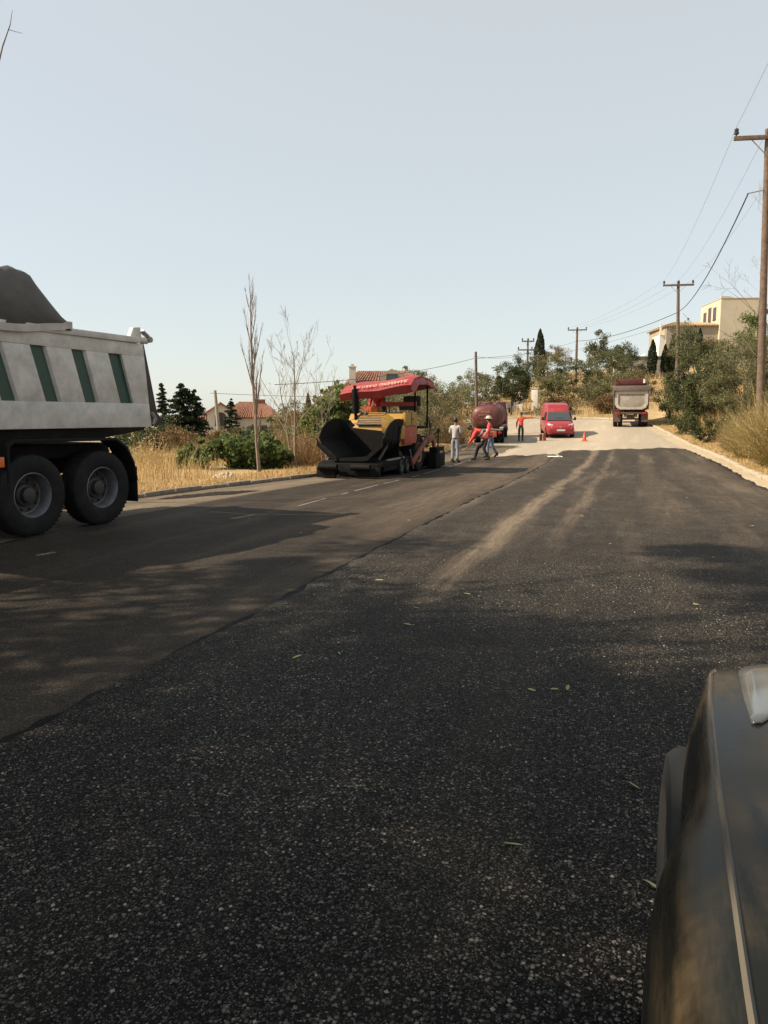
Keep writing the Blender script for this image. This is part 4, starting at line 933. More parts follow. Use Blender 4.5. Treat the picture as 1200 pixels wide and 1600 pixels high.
for s in (-1, 1):
    h = MB(); secs = []
    for j in range(ny_):
        y = .49 + (4.12 - .49) * j / (ny_ - 1); z = 2.71 + .045 * math.sin(y * 3.1) + (.03 if y < .6 else 0); x = s * 1.292 + .02 * math.sin(y * 8)
        secs.append([(x, y, z - .045), (x + s * .008, y, z - .045), (x + s * .008, y, z + .05), (x, y, z + .05)])
    h.loft(secs); h.build('hem', M_HEM, tp)
# cab
b = MB(); b.loft([[(-1.22, 5.05, .75), (1.22, 5.05, .75), (1.22, 5.05, 2.75), (-1.22, 5.05, 2.75)], [(-1.22, 6.7, .75), (1.22, 6.7, .75), (1.15, 6.45, 2.7), (-1.15, 6.45, 2.7)]]); cab = b.build('cab', M_WHITE, T, bevel=.09, seg=3)
b = MB(); b.hexa([(-1.02, 6.60, 1.70), (1.02, 6.60, 1.70), (1.0, 6.63, 1.70), (-1.0, 6.63, 1.70), (-.98, 6.49, 2.5), (.98, 6.49, 2.5), (.98, 6.52, 2.5), (-.98, 6.52, 2.5)]); b.build('windscreen', M_GL, cab)
for s in (-1, 1):
    b = MB(); b.box(min(s * 1.215, s * 1.232), max(s * 1.215, s * 1.232), 5.5, 6.35, 1.75, 2.45); b.build('side_window', M_GL, cab)
    b = MB(); b.box(min(s * 1.21, s * 1.24), max(s * 1.21, s * 1.24), 5.45, 6.4, .95, 1.68); b.build('door', M_WHITE, cab, bevel=.01)
    b = MB(); b.box(min(s * 1.36, s * 1.5), max(s * 1.36, s * 1.5), 6.35, 6.42, 1.7, 2.2); b.bar((s * 1.2, 6.38, 2.1), (s * 1.4, 6.38, 2.05), .03, .03); b.build('mirror', M_BLKP, cab, bevel=.01)
    b = MB(); b.box(min(s * .75, s * 1.1), max(s * .75, s * 1.1), 6.68, 6.72, .8, .98); b.build('headlight', M_LENS, cab, bevel=.01)
b = MB(); b.box(-1.24, 1.24, 6.5, 6.82, .42, .76); b.build('bumper', M_CHAS, T, bevel=.04)
b = MB(); b.box(-.85, .85, 6.66, 6.72, 1.1, 1.5); b.build('grille', M_CHAS, cab, bevel=.01)

# ---- asphalt paver -----------------------------------------------------------------
PV = thing('asphalt_paver', 'yellow and red asphalt paver with raised black hopper and red canopy', 'paver', (-7.65, 23.6, float(zr(23.6)) + .022))
def plate(b, pts, th):
    p = [Vector(q) for q in pts]; nrm = (p[1] - p[0]).cross(p[2] - p[0]).normalized() * th; n_ = len(p)
    b.add(list(p) + [q + nrm for q in p], [tuple(range(n_ - 1, -1, -1)), tuple(range(n_, 2 * n_))] + [(i, (i + 1) % n_, n_ + (i + 1) % n_, n_ + i) for i in range(n_)])
hp = MB(); hp.box(-.42, .46, -2.95, -1.0, .50, .56)
for q in range(14): hp.box(-.36, .40, -2.9 + q * .135, -2.87 + q * .135, .56, .585)
hop = hp.build('hopper', M_BIT, PV)
b = MB(); plate(b, [(-.9, -1.13, .5), (.92, -1.13, .5), (.92, -1.10, 1.28), (-.9, -1.10, 1.46)], .02); b.build('hopper_back', M_BIT, PV)
for s in (-1, 1):
    b = MB(); x = 1.0 if s > 0 else -.98; sx = lambda v: v * s
    plate(b, [(s * .40, -2.98, .56), (s * .40, -1.05, .56), (s * .90, -1.05, 1.0), (s * .90, -2.98, 1.0)], .035)
    plate(b, [(s * .90, -2.92, 1.0), (s * .90, -1.05, 1.0), (s * 1.0, -1.08, 1.66), (s * 1.0, -1.35, 1.71), (s * 1.0, -1.85, 1.70), (s * .998, -2.30, 1.60), (s * .993, -2.68, 1.42), (s * .987, -2.93, 1.18)], .035)
    plate(b, [(s * .30, -1.0, .56), (s * .90, -1.05, 1.0), (s * 1.0, -1.08, 1.70), (s * .72, -.98, 1.66), (s * .36, -.94, 1.2)], .035)   # rear flap
    plate(b, [(s * .985, -3.0, 1.16), (s * .90, -3.0, 1.0), (s * .40, -3.0, .56), (s * .52, -3.0, .52), (s * 1.0, -3.0, .94)], .03)
    for k in range(3): b.bar((s * (.95 + .0), -2.6 + k * .6, .98), (s * 1.02, -2.6 + k * .6, 1.5 if k else 1.3), .05, .04)
    b.build('hopper_wing', M_BIT, PV)
    b = MB(); b.cyl((s * .62, -2.2, .52), (s * .86, -2.2, .92), .045); b.cyl((s * .70, -2.2, .65), (s * .95, -2.2, 1.08), .026); b.build('lift_cylinder', M_GREY, PV, smooth=True)
b = MB(); b.box(-.88, .95, -3.25, -3.02, .12, .46); b.box(-.86, -.30, -3.40, -3.2, .06, .34); b.box(.30, 1.0, -3.36, -3.2, .10, .34); b.build('push_beam', M_BIT, PV, bevel=.02)
for x in (-.50, .48):
    b = MB(); b.cyl((x - .28, -3.42, .36), (x + .28, -3.42, .36), .09, n=16); b.build('push_roller', M_BIT, PV, smooth=True)
b = MB(); b.box(-.92, .96, -2.9, 2.1, .34, .50); b.box(-.9, .94, -2.7, -1.2, .20, .36); b.build('frame', M_BIT, PV, bevel=.015)
for s in (-1, 1):
    b = MB(); b.box(min(s * .90, s * .985), max(s * .90, s * .985), -2.4, -.75, .50, .545); b.build('side_skirt', M_GREY, PV)
for s in (-1, 1):
    for y in (-1.05, -.42): wheel(PV, (s * .99, y, .28), .28, .30, s, dish=.05, bolts=6, n=20)
    wheel(PV, (s * 1.0, .95, .60), .60, .42, s, rim_r=.32, dish=.12, bolts=8, m_rim=M_YEL)
b = MB(); b.prism([(-1.08, .86), (-.98, 1.46), (-.55, 1.86), (.95, 1.92), (1.0, .86)], 'x', -.86, .90); eng = b.build('engine_housing', M_YEL, PV, bevel=.03)
b = MB(); b.prism([(-.99, 1.50), (-.58, 1.87), (-.60, 1.905), (-1.03, 1.52)], 'x', -.50, .34); gr = b.build('radiator_frame', M_BLKP, PV)
for k in range(7):
    t = (k + .5) / 7; b = MB(); b.obox((-.08, -1.005 + .42 * t, 1.535 + .37 * t), (.80, .035, .028), (.6, 0, 0)); b.build('slat', M_YEL, gr, bevel=.005)
b = MB(); b.hexa([(.42, -1.28, 1.28), (.98, -1.12, 1.08), (1.02, -.86, 1.08), (.42, -.9, 1.28), (.36, -1.22, 1.76), (1.0, -1.14, 1.42), (1.03, -.84, 1.46), (.42, -.70, 1.86)]); b.build('corner_cowl', M_YEL, PV, bevel=.02)
b = MB(); b.box(.905, 1.0, -.80, .62, .92, 1.46); sp = b.build('side_panel', M_PRED, PV, bevel=.015)
marks(sp, 'panel_marks', [3], (1.002, -.25, 1.16), (0, 1, 0), (0, 0, 1), .10, M_LET, 4)
b = MB(); b.box(.905, .99, -.68, .0, 1.475, 1.90); b.box(.905, .99, .012, .62, 1.475, 1.92); b.build('side_door', M_YEL, PV, bevel=.015)
b = MB(); b.box(.985, 1.0, -.02, .008, 1.48, 1.9); b.cyl((.99, .1, 1.7), (1.02, .1, 1.7), .025); b.build('door_latch', M_BLKP, PV)
b = MB(); b.box(-.85, .98, .95, 2.2, 1.38, 1.46); b.box(.70, 1.02, 1.5, 2.15, .75, .80); b.box(.70, 1.02, 1.6, 2.1, 1.08, 1.12); b.build('platform', M_BIT, PV, bevel=.01)
b = MB(); b.box(-.92, -.28, .52, .86, 1.88, 2.10); b.build('console', mat('console_orange', (.55, .13, .03), (.42, .09, .025), rough=.5), PV, bevel=.02)
b = MB(); b.box(-.25, .98, .60, .66, 2.10, 2.24); b.build('rail', M_PRED, PV, bevel=.01)
b = MB(); b.box(.35, .95, .72, 1.22, 1.98, 2.12); b.box(.35, .95, 1.2, 1.28, 2.1, 2.45); b.build('seat', M_BLKP, PV, bevel=.04)
b = MB()
for x in (-.18, -.06, .05): b.cyl((x, .7, 1.92), (x - .02, .66, 2.12), .02, n=6)
b.build('control_lever', M_BLKP, PV)
for x, y in ((-.92, .30), (.93, .62), (-.92, 2.0), (.98, 2.0)):
    b = MB(); b.bar((x, y, 1.42), (x, y, 2.62 if x < 0 else 2.86), .05, .05); b.build('canopy_post', M_BIT, PV)
b = MB(); b.tube([(-.10, .75, 2.08), (.0, .72, 2.3), (.03, .74, 2.62)], .022, 6); b.build('hose', mat('pale_hose', (.6, .55, .48), rough=.6), PV, smooth=True)
b = MB(); b.cyl((-.64, -.72, 1.86), (-.66, -.72, 2.62), .095, n=16); b.cyl((-.66, -.72, 2.62), (-.66, -.72, 2.74), .045, n=10); b.cyl((-.62, -.72, 1.6), (-.63, -.72, 1.87), .05, n=10); b.build('exhaust_stack', M_BIT, PV, smooth=True)
b = MB(); b.tube([(-.30, -.68, 1.86), (-.46, -.70, 1.98), (-.46, -.72, 2.0)], .05, 8); b.build('air_pipe', M_GREY, PV, smooth=True)
# canopy: sagging red sheet over a frame, lower on its left
secs = []
for j in range(15):
    u = j / 14; x = -1.16 + 2.34 * u; dz = -.27 * (1 - u) + .03 * math.sin(u * 9); cr = .010 * math.sin(u * 31) + .008 * math.sin(u * 57)
    end = (u in (0.0, 1.0)); k = .04 if end else 0
    secs.append([(x, -.66 + cr, 2.50 + dz + cr), (x, -.77 + cr, 2.72 + dz + cr * 1.4), (x, -.35, 2.98 + dz - k), (x, .4, 3.09 + dz - k), (x, 1.5, 3.04 + dz - k), (x, 2.1, 2.90 + dz + cr), (x, 2.15, 2.70 + dz), (x, 2.12, 2.70 + dz), (x, 1.5, 3.0 + dz - k), (x, .4, 3.05 + dz - k), (x, -.33, 2.94 + dz - k), (x, -.74 + cr, 2.705 + dz), (x, -.635 + cr, 2.50 + dz)])
b = MB(); b.loft(secs); can = b.build('canopy', M_ROOF, PV, smooth=True)
b = MB()
secs = []
for j in range(10):
    y = -.72 + 2.8 * j / 9; zt = float(np.interp(y, [-.72, -.35, .4, 1.5, 2.1], [2.70, 2.94, 3.05, 3.0, 2.88])); d_ = .24 + .02 * math.sin(j * 2.1)
    secs.append([(1.14, y, zt), (1.22 + .03 * math.sin(j * 1.7), y, zt - d_ * .5), (1.25 + .04 * math.sin(j * 2.3), y + .05, zt - d_), (1.235, y + .05, zt - d_), (1.20, y, zt - d_ * .5), (1.12, y, zt - .02)])
b.loft(secs); b.build('canopy_flap', M_ROOF, PV, smooth=True)
v0 = Vector((-.92, -.768, 2.755 - .25)); up = Vector((0, .41, .25)).normalized()
marks(can, 'canopy_lettering', [8, 9], (-.78, -.70, 2.60), (2.0, 0, .245), (0, .41, .25), .145, M_LET, 7)
# screed and tow arms
for s in (-1, 1):
    b = MB(); b.bar((s * 1.08, -.25, .30), (s * 1.08, 1.55, 1.02), .09, .17); b.bar((s * 1.08, 1.45, 1.04), (s * 1.08, 2.5, 1.02), .09, .16); b.bar((s * 1.08, 2.45, 1.0), (s * 1.08, 2.6, .5), .09, .14); b.build('tow_arm', mat('dull_red_arm', (.26, .075, .055), (.17, .05, .04), rough=.6, dirt=(.12, .09, .07), dscale=5, damt=.5), PV, bevel=.012)
    b = MB(); b.bar((s * 1.06, -.42, .75), (s * 1.06, .0, .12), .03, .03); b.build('guide_rod', M_GREY, PV)
    b = MB(); b.cyl((s * 1.12, 3.0, .70), (s * 1.12, 3.0, 1.25), .03, n=8); b.cyl((s * 1.12, 3.0, 1.20), (s * 1.12, 3.0, 1.34), .055, n=10); b.bar((s * 1.12, 2.4, 1.16), (s * 1.12, 3.0, 1.28), .03, .03); b.build('depth_screw', M_BIT, PV, smooth=True)
    b = MB(); b.box(min(s * .98, s * 1.30), max(s * .98, s * 1.30), 2.05, 3.35, .03, .52); b.box(min(s * 1.0, s * 1.28), max(s * 1.0, s * 1.28), 2.2, 3.3, .52, .72); b.build('screed_end', M_BIT, PV, bevel=.02)
    b = MB(); b.box(min(s * 1.285, s * 1.305), max(s * 1.285, s * 1.305), 2.55, 3.0, .50, .58); b.build('screed_plate', M_GREY, PV)
b = MB(); b.box(-.98, .98, 2.1, 3.0, .05, .55); b.box(-.98, .98, 3.0, 3.5, .30, .36); b.box(-.5, .5, 2.2, 2.5, .55, .8); b.build('screed', M_BIT, PV, bevel=.02)
b = MB()
for k in range(3): b.tube([(.9, 1.9, 1.5), (1.0 + .03 * k, 2.1 + .05 * k, 1.75 - .1 * k), (1.02, 2.25, 1.3), (.95, 2.3, .9)], .016, 5)
b.build('hydraulic_hose', M_BLKP, PV, smooth=True)

# ---- red bitumen tanker ------------------------------------------------------------
TK = thing('tanker_lorry', 'dark red tanker lorry parked by the left shrubs', 'lorry', (-8.5, 48.2, float(zr(47.8)) + .01), R(6)); TK.rotation_euler[0] = math.atan((float(zr(50)) - float(zr(46))) / 4)
def oval(y, hw, hh, zc, n=28, e=2.6):
    return [(hw * math.copysign(abs(math.cos(a)) ** (2 / e), math.cos(a)), y, zc + hh * math.copysign(abs(math.sin(a)) ** (2 / e), math.sin(a))) for a in [6.283185 * k / n for k in range(n)]]
b = MB(); b.loft([oval(-2.98, .05, .04, 1.56), oval(-2.95, .55, .42, 1.56), oval(-2.86, .80, .62, 1.56), oval(-2.72, .90, .70, 1.56), oval(-2.60, .93, .73, 1.56), oval(1.2, .93, .73, 1.56), oval(1.36, .85, .66, 1.56), oval(1.42, .5, .4, 1.56)]); tank = b.build('tank', M_DRED, TK, smooth=True)
for y in (-2.58, -.7, 1.1):
    b = MB(); b.loft([oval(y - .03, .945, .745, 1.56), oval(y + .03, .945, .745, 1.56)]); b.build('tank_band', M_DRED, tank, smooth=True)
b = MB(); b.box(-.35, .35, -2.2, .9, 2.27, 2.32); b.cyl((0, -.9, 2.3), (0, -.9, 2.42), .24, n=16); b.cyl((-.1, -2.0, 2.3), (-.1, -2.0, 2.40), .08); b.build('manhole', M_DRED, tank, bevel=.01)
b = MB()
for x in (-.4, .4): b.bar((x, -2.2, 2.30), (x, .9, 2.38), .03, .03)
b.build('walkway_rail', M_GREY, tank)
marks(tank, 'tank_lettering', [7], (-.34, -2.965, 1.86), (1, 0, 0), (0, .12, 1), .11, mat('faded_lettering', (.42, .20, .15), rough=.7), 3)
marks(tank, 'tank_lettering', [9], (-.46, -2.985, 1.68), (1, 0, 0), (0, .06, 1), .10, MATS['faded_lettering'], 5)
b = MB(); b.box(-.42, -.30, -2.9, 3.2, .55, .82); b.box(.30, .42, -2.9, 3.2, .55, .82); b.box(-.9, .9, -3.0, -2.88, .62, .76); b.build('chassis', M_CHAS, TK, bevel=.01)
for s in (-1, 1):
    wheel(TK, (s * .98, -1.75, .44), .44, .26, s, dish=.12, n=24); wheel(TK, (s * .66, -1.75, .44), .44, .24, s, dish=.05, n=20); wheel(TK, (s * .95, 2.45, .44), .44, .24, s, dish=.03, n=24)
    b = MB(); b.prism([(-2.95, .95), (-2.9, 1.02), (-1.2, 1.06), (1.0, .98), (1.0, .93), (-1.2, 1.0), (-2.88, .94)], 'x', min(s * .78, s * 1.0), max(s * .78, s * 1.0)); b.build('mudguard', mat('dusty_grey_guard', (.36, .32, .28), (.24, .21, .18), rough=.7), TK, bevel=.01)
b = MB(); b.loft([[(-.98, -3.08, .84), (.98, -3.08, .84), (.98, -3.08, .92), (-.98, -3.08, .92)], [(-.98, -2.98, .84), (.98, -2.98, .84), (.98, -2.98, .92), (-.98, -2.98, .92)]]); b.build('rear_bumper', MATS['dusty_grey_guard'], TK, bevel=.01)
b = MB(); b.box(.05, .62, -3.10, -2.9, .45, .80); b.build('spray_box', mat('orange_box', (.50, .14, .05), (.32, .09, .04), rough=.6, dirt=(.10, .06, .04), dscale=6, damt=.6), TK, bevel=.02)
b = MB(); b.cyl((-.9, -3.0, .34), (.9, -3.0, .34), .035); b.build('spray_bar', M_BIT, TK)
for s in (-1, 1):
    b = MB(); b.box(min(s * .7, s * .92), max(s * .7, s * .92), -3.105, -3.06, .66, .76); b.build('rear_lamp', M_REDL, TK, bevel=.01)
b = MB(); b.loft([[(-.95, 1.62, .62), (.95, 1.62, .62), (.95, 1.62, 1.6), (.84, 1.62, 2.38), (-.84, 1.62, 2.38), (-.95, 1.62, 1.6)], [(-.95, 3.25, .62), (.95, 3.25, .62), (.95, 3.2, 1.5), (.82, 2.9, 2.34), (-.82, 2.9, 2.34), (-.95, 3.2, 1.5)]]); cab = b.build('cab', M_DRED, TK, bevel=.06, seg=3)
b = MB(); b.box(-.6, .6, 1.604, 1.618, 1.75, 2.2); b.build('rear_window', M_GL, cab)
b = MB(); b.hexa([(-.8, 3.19, 1.55), (.8, 3.19, 1.55), (.8, 3.22, 1.55), (-.8, 3.22, 1.55), (-.72, 2.95, 2.25), (.72, 2.95, 2.25), (.72, 2.98, 2.25), (-.72, 2.98, 2.25)]); b.build('windscreen', M_GL, cab)
for s in (-1, 1):
    b = MB(); b.hexa([(s * .945, 1.9, 1.58), (s * .96, 1.9, 1.58), (s * .96, 3.0, 1.58), (s * .945, 3.0, 1.58), (s * .87, 1.9, 2.2), (s * .885, 1.9, 2.2), (s * .885, 2.82, 2.2), (s * .87, 2.82, 2.2)]); b.build('side_window', M_GL, cab)
    b = MB(); b.box(min(s * 1.02, s * 1.12), max(s * 1.02, s * 1.12), 3.0, 3.05, 1.6, 1.95); b.bar((s * .9, 3.02, 1.9), (s * 1.05, 3.02, 1.85), .025, .025); b.build('mirror', M_BLKP, cab)
b = MB(); b.box(-.97, .97, 3.15, 3.38, .42, .66); b.build('bumper', M_CHAS, TK, bevel=.03)

# ---- red van -----------------------------------------------------------------------
VN = thing('red_van', 'red high roof van facing the paving crew', 'van', (-4.75, 52.2, float(zr(52.2)) - .005), math.atan2(-.21, -.978)); VN.rotation_euler[0] = -math.atan((float(zr(54.5)) - float(zr(51.5))) / 3)
def vsec(y, zb, zt, hw, zbelt, hwr):
    zbelt = min(zbelt, zt - .03)
    L_ = [(-hw * .93, zb), (-hw, zb + .14), (-hw, zbelt * .6 + zb * .4), (-hw * .985, zbelt), (-hwr, zt - .07), (-hwr * .86, zt)]
    return [(x, y, z) for x, z in L_] + [(-x, y, z) for x, z in L_[::-1]]
b = MB(); b.loft([vsec(-2.2, .32, 1.92, .84, 1.05, .66), vsec(-2.12, .24, 2.02, .88, 1.05, .72), vsec(-.5, .22, 2.06, .89, 1.05, .73), vsec(-.05, .22, 2.00, .89, 1.05, .72), vsec(.22, .22, 1.80, .89, 1.05, .71), vsec(.50, .22, 1.56, .885, 1.05, .72), vsec(1.18, .22, 1.06, .88, 1.0, .80), vsec(1.65, .22, .99, .87, .90, .76), vsec(1.98, .24, .88, .84, .80, .70), vsec(2.14, .28, .76, .78, .70, .62), vsec(2.20, .36, .68, .70, .62, .52)])
body = b.build('body', M_RED, VN, bevel=.02, smooth=True)
b = MB(); b.hexa([(-.76, 1.13, 1.085), (.76, 1.13, 1.085), (.76, 1.19, 1.085), (-.76, 1.19, 1.085), (-.665, .53, 1.555), (.665, .53, 1.555), (.665, .56, 1.56), (-.665, .56, 1.56)]); b.build('windscreen', M_GLV, body)
b = MB(); b.box(-.78, .78, 1.16, 1.30, 1.052, 1.075); b.build('scuttle', M_BLKP, body)
for s in (-1, 1):
    b = MB(); b.hexa([(s * .872, .0, 1.10), (s * .893, .0, 1.10), (s * .893, .88, 1.10), (s * .872, .88, 1.10), (s * .765, .0, 1.55), (s * .785, .0, 1.55), (s * .785, .40, 1.55), (s * .765, .40, 1.55)]); b.build('side_window', M_GL, body)
    b = MB(); b.hexa([(s * .50, 2.10, .74), (s * .80, 1.98, .72), (s * .82, 1.86, .72), (s * .5, 2.0, .74), (s * .48, 2.06, .84), (s * .80, 1.88, .93), (s * .80, 1.80, .94), (s * .5, 1.98, .87)]); b.build('headlight', M_LENS, body, bevel=.01)
    b = MB(); b.box(min(s * .95, s * 1.10), max(s * .95, s * 1.10), .86, .96, 1.06, 1.26); b.bar((s * .85, .9, 1.08), (s * 1.0, .9, 1.12), .05, .05); b.build('mirror', M_BLKP, body, bevel=.02)
    for y in (1.42, -1.45): wheel(VN, (s * .88, y, .315), .315, .20, s, dish=.04, n=24)
    b = MB(); b.obox((s * .55, 2.16, .41), (.22, .04, .035), (0, s * -.5, 0)); b.build('fog_trim', M_PLATE, body)
    b = MB(); b.lathe([(0, .37), (.012, .37), (.012, .315), (0, .315)], (s * .885, 1.42, .315), 'x', s, 24); b.build('arch_trim', M_BLKP, body)
b = MB(); b.prism([(2.15, .60), (2.195, .64), (2.12, .76), (2.05, .74)], 'x', -.52, .52); b.build('grille', M_BLKP, body)
b = MB(); b.lathe([(0, .002), (.02, .06), (.0, .075)], (0, 2.19, .70), 'y', 1, 16); b.build('emblem', M_GREY, body)
b = MB(); b.box(-.50, .50, 2.12, 2.185, .26, .44); b.build('lower_grille', M_BLKP, body, bevel=.02)
b = MB(); b.box(-.26, .26, 2.20, 2.215, .47, .58); b.build('number_plate', M_PLATE, body)
b = MB(); b.box(-.3, .25, .95, 1.05, 1.20, 1.215); b.build('wiper', M_BLKP, body)

# ---- tipper seen from behind -------------------------------------------------------
TD = thing('tipper_lorry', 'brown and grey tipper lorry seen from behind beside the carob', 'lorry', (-.12, 58.9, float(zr(59.5)) - .03), R(1.5)); TD.rotation_euler[0] = math.atan((float(zr(62)) - float(zr(59))) / 3)
M_TG = mat('dusty_tailgate', (.42, .38, .32), (.30, .27, .23), rough=.6, scale=3, dirt=(.20, .15, .11), dscale=4, damt=.6)
M_BRN = mat('rusty_brown_paint', (.080, .064, .054), (.052, .042, .036), rough=.65, dirt=(.16, .125, .09), dscale=4, damt=.5)
b = MB(); b.box(-1.22, -1.10, 0, 5.0, 1.3, 2.75); b.box(1.10, 1.22, 0, 5.0, 1.3, 2.75); b.box(-1.10, 1.10, .05, 5.0, 1.25, 1.36); b.box(-1.22, 1.22, 4.9, 5.0, 1.3, 3.1); b.build('body', M_BRN, TD, bevel=.02)
def tail(hw, z0, z1, r): 
    return [(-hw, z1), (-hw, z0 + r), (-hw + r * .35, z0 + r * .35), (-hw + r, z0), (hw - r, z0), (hw - r * .35, z0 + r * .35), (hw, z0 + r), (hw, z1)]
b = MB(); b.prism(tail(1.14, 1.30, 2.58, .38), 'y', -.06, .02); tgate = b.build('tailgate', M_TG, TD, bevel=.02)
b = MB(); o1 = tail(1.14, 1.30, 2.58, .38); i1 = tail(.92, 1.46, 2.40, .26); nn_ = len(o1)
b.add([(x, -.062, z) for x, z in o1] + [(x, -.062, z) for x, z in i1] + [(x, -.12, z) for x, z in o1] + [(x, -.12, z) for x, z in i1],
      [(2 * nn_ + i, 2 * nn_ + (i + 1) % nn_, 3 * nn_ + (i + 1) % nn_, 3 * nn_ + i) for i in range(nn_)] + [(i, (i + 1) % nn_, 2 * nn_ + (i + 1) % nn_, 2 * nn_ + i) for i in range(nn_)] + [(nn_ + i, 3 * nn_ + i, 3 * nn_ + (i + 1) % nn_, nn_ + (i + 1) % nn_) for i in range(nn_)])
b.build('tailgate_rim', mat('pale_rim', (.55, .50, .43), (.42, .37, .31), rough=.6, dirt=(.2, .15, .11), dscale=4, damt=.4), tgate)
b = MB(); b.box(-1.30, 1.30, -.22, .25, 2.62, 2.98); b.box(-1.32, -1.18, -.2, .1, 2.3, 2.66); b.box(1.18, 1.32, -.2, .1, 2.3, 2.66); b.build('top_beam', mat('brown_beam', (.18, .135, .115), (.13, .10, .085), rough=.6), TD, bevel=.03)
b = MB(); b.box(-1.14, .98, 4.85, 4.95, 2.98, 3.42); b.box(-1.14, -1.06, 4.0, 4.9, 3.36, 3.42); b.build('headboard', mat('headboard_red', (.13, .032, .028), (.09, .024, .022), rough=.6), TD, bevel=.02)
b = MB(); b.cyl((1.04, 4.8, 3.1), (1.04, 4.8, 3.4), .10); b.build('air_filter', M_PLATE, TD, smooth=True)
b = MB(); b.box(-1.15, 1.15, -.04, .06, .96, 1.10); b.box(-.45, -.3, .0, 6.5, .75, 1.0); b.box(.3, .45, .0, 6.5, .75, 1.0); b.box(-.9, .9, .75, .9, .5, .62); b.box(-.28, .28, .2, .5, .55, .9); b.build('chassis', M_BRN, TD, bevel=.01)
for s in (-1, 1):
    for y in (.85, 2.15, 6.2): wheel(TD, (s * 1.20, y, .52), .52, .30, s, dish=.15, n=22)
    wheel(TD, (s * .86, .85, .52), .52, .30, s, dish=.03, n=18)
    b = MB(); b.box(min(s * .72, s * 1.18), max(s * .72, s * 1.18), .14, .17, .40, 1.0); b.build('mud_flap', mat('faded_mud_flap', (.16, .085, .065), (.10, .06, .05), rough=.8), TD)
    b = MB(); b.box(min(s * .78, s * 1.12), max(s * .78, s * 1.12), -.075, -.04, .97, 1.09); b.build('rear_lamp', M_REDL, TD, bevel=.01)
b = MB(); b.loft([[(-1.2, 5.2, .7), (1.2, 5.2, .7), (1.2, 5.2, 2.85), (-1.2, 5.2, 2.85)], [(-1.2, 6.9, .7), (1.2, 6.9, .7), (1.12, 6.6, 2.8), (-1.12, 6.6, 2.8)]]); cab = b.build('cab', MATS['headboard_red'], TD, bevel=.08)
b = MB(); b.hexa([(-1.0, 6.78, 1.7), (1.0, 6.78, 1.7), (1.0, 6.80, 1.7), (-1.0, 6.80, 1.7), (-.95, 6.64, 2.6), (.95, 6.64, 2.6), (.95, 6.66, 2.6), (-.95, 6.66, 2.6)]); b.build('windscreen', M_GL, cab)

# ---- small things on the road ------------------------------------------------------
CN = thing('traffic_cone', 'orange traffic cone standing on the pale road in front of the van', 'cone', (-2.73, 48.3, float(zr(48.3)) + .004))
M_CONE = mat('cone_orange', (.72, .10, .035), (.60, .08, .03), rough=.5)
b = MB(); b.lathe([(0.028, .15), (.04, .13), (.50, .035), (.52, .0)], (0, 0, 0), 'z', 1, 20); b.build('cone_body', M_CONE, CN, smooth=True)
b = MB(); b.box(-.19, .19, -.19, .19, 0, .03); b.build('base', M_CONE, CN, bevel=.012)
b = MB(); b.lathe([(.26, .089), (.262, .0905), (.34, .0725), (.342, .07)], (0, 0, 0), 'z', 1, 20); b.build('stripe', mat('dull_stripe', (.62, .20, .13), rough=.5), CN, smooth=True)
BX = thing('red_canister', 'dark red upright canister with two halves standing on the road near the van', 'canister', (-5.23, 48.4, float(zr(48.4)) + .004), R(10))
M_CAN = mat('canister_red', (.30, .030, .025), (.22, .022, .02), rough=.5, dirt=(.12, .05, .04), dscale=6, damt=.5)
for s in (-1, 1):
    b = MB(); b.box(min(s * .02, s * .20), max(s * .02, s * .20), -.10, .10, 0, .40); b.build('half', M_CAN, BX, bevel=.03)
b = MB(); b.tube([(-.12, 0, .39), (-.10, 0, .46), (.10, 0, .46), (.12, 0, .39)], .016, 6); b.build('handle', M_CAN, BX, smooth=True)
b = MB(); b.cyl((.14, 0, .39), (.14, 0, .45), .03); b.build('cap', M_BLKP, BX)
# ---- the car the photograph was taken from ------------------------------------------
M_CAR = bpy.data.materials.new('dusty_dark_green_paint'); t, bs, N, L = nodes(M_CAR)
tc = N.new('ShaderNodeTexCoord'); mp = N.new('ShaderNodeMapping'); mp.inputs['Scale'].default_value = (9.0, 1.6, 9.0); L.new(tc.outputs['Object'], mp.inputs['Vector'])
n1 = N.new('ShaderNodeTexNoise'); n1.inputs['Scale'].default_value = 1.6; n1.inputs['Detail'].default_value = 9; n1.inputs['Roughness'].default_value = .62; L.new(mp.outputs['Vector'], n1.inputs['Vector'])
n2 = N.new('ShaderNodeTexNoise'); n2.inputs['Scale'].default_value = 40; n2.inputs['Detail'].default_value = 4; L.new(tc.outputs['Object'], n2.inputs['Vector'])
r1 = ramp(N, [(.44, 0.0), (.74, .7)]); L.new(n1.outputs['Fac'], r1.inputs['Fac'])
r2 = ramp(N, [(.35, .55), (.65, 1.0)]); L.new(n2.outputs['Fac'], r2.inputs['Fac'])
mm = N.new('ShaderNodeMath'); mm.operation = 'MULTIPLY'; L.new(r1.outputs['Color'], mm.inputs[0]); L.new(r2.outputs['Color'], mm.inputs[1])
mx = N.new('ShaderNodeMix'); mx.data_type = 'RGBA'; L.new(mm.outputs[0], mx.inputs['Factor']); mx.inputs['A'].default_value = (.007, .0075, .0055, 1); mx.inputs['B'].default_value = (.095, .068, .038, 1)
L.new(mx.outputs['Result'], bs.inputs['Base Color'])
ra = N.new('ShaderNodeMapRange'); L.new(mm.outputs[0], ra.inputs['Value']); ra.inputs['To Min'].default_value = .24; ra.inputs['To Max'].default_value = .62; L.new(ra.outputs['Result'], bs.inputs['Roughness'])
bs.inputs['Metallic'].default_value = .0; bs.inputs['Coat Weight'].default_value = .0; bs.inputs['Specular IOR Level'].default_value = .12
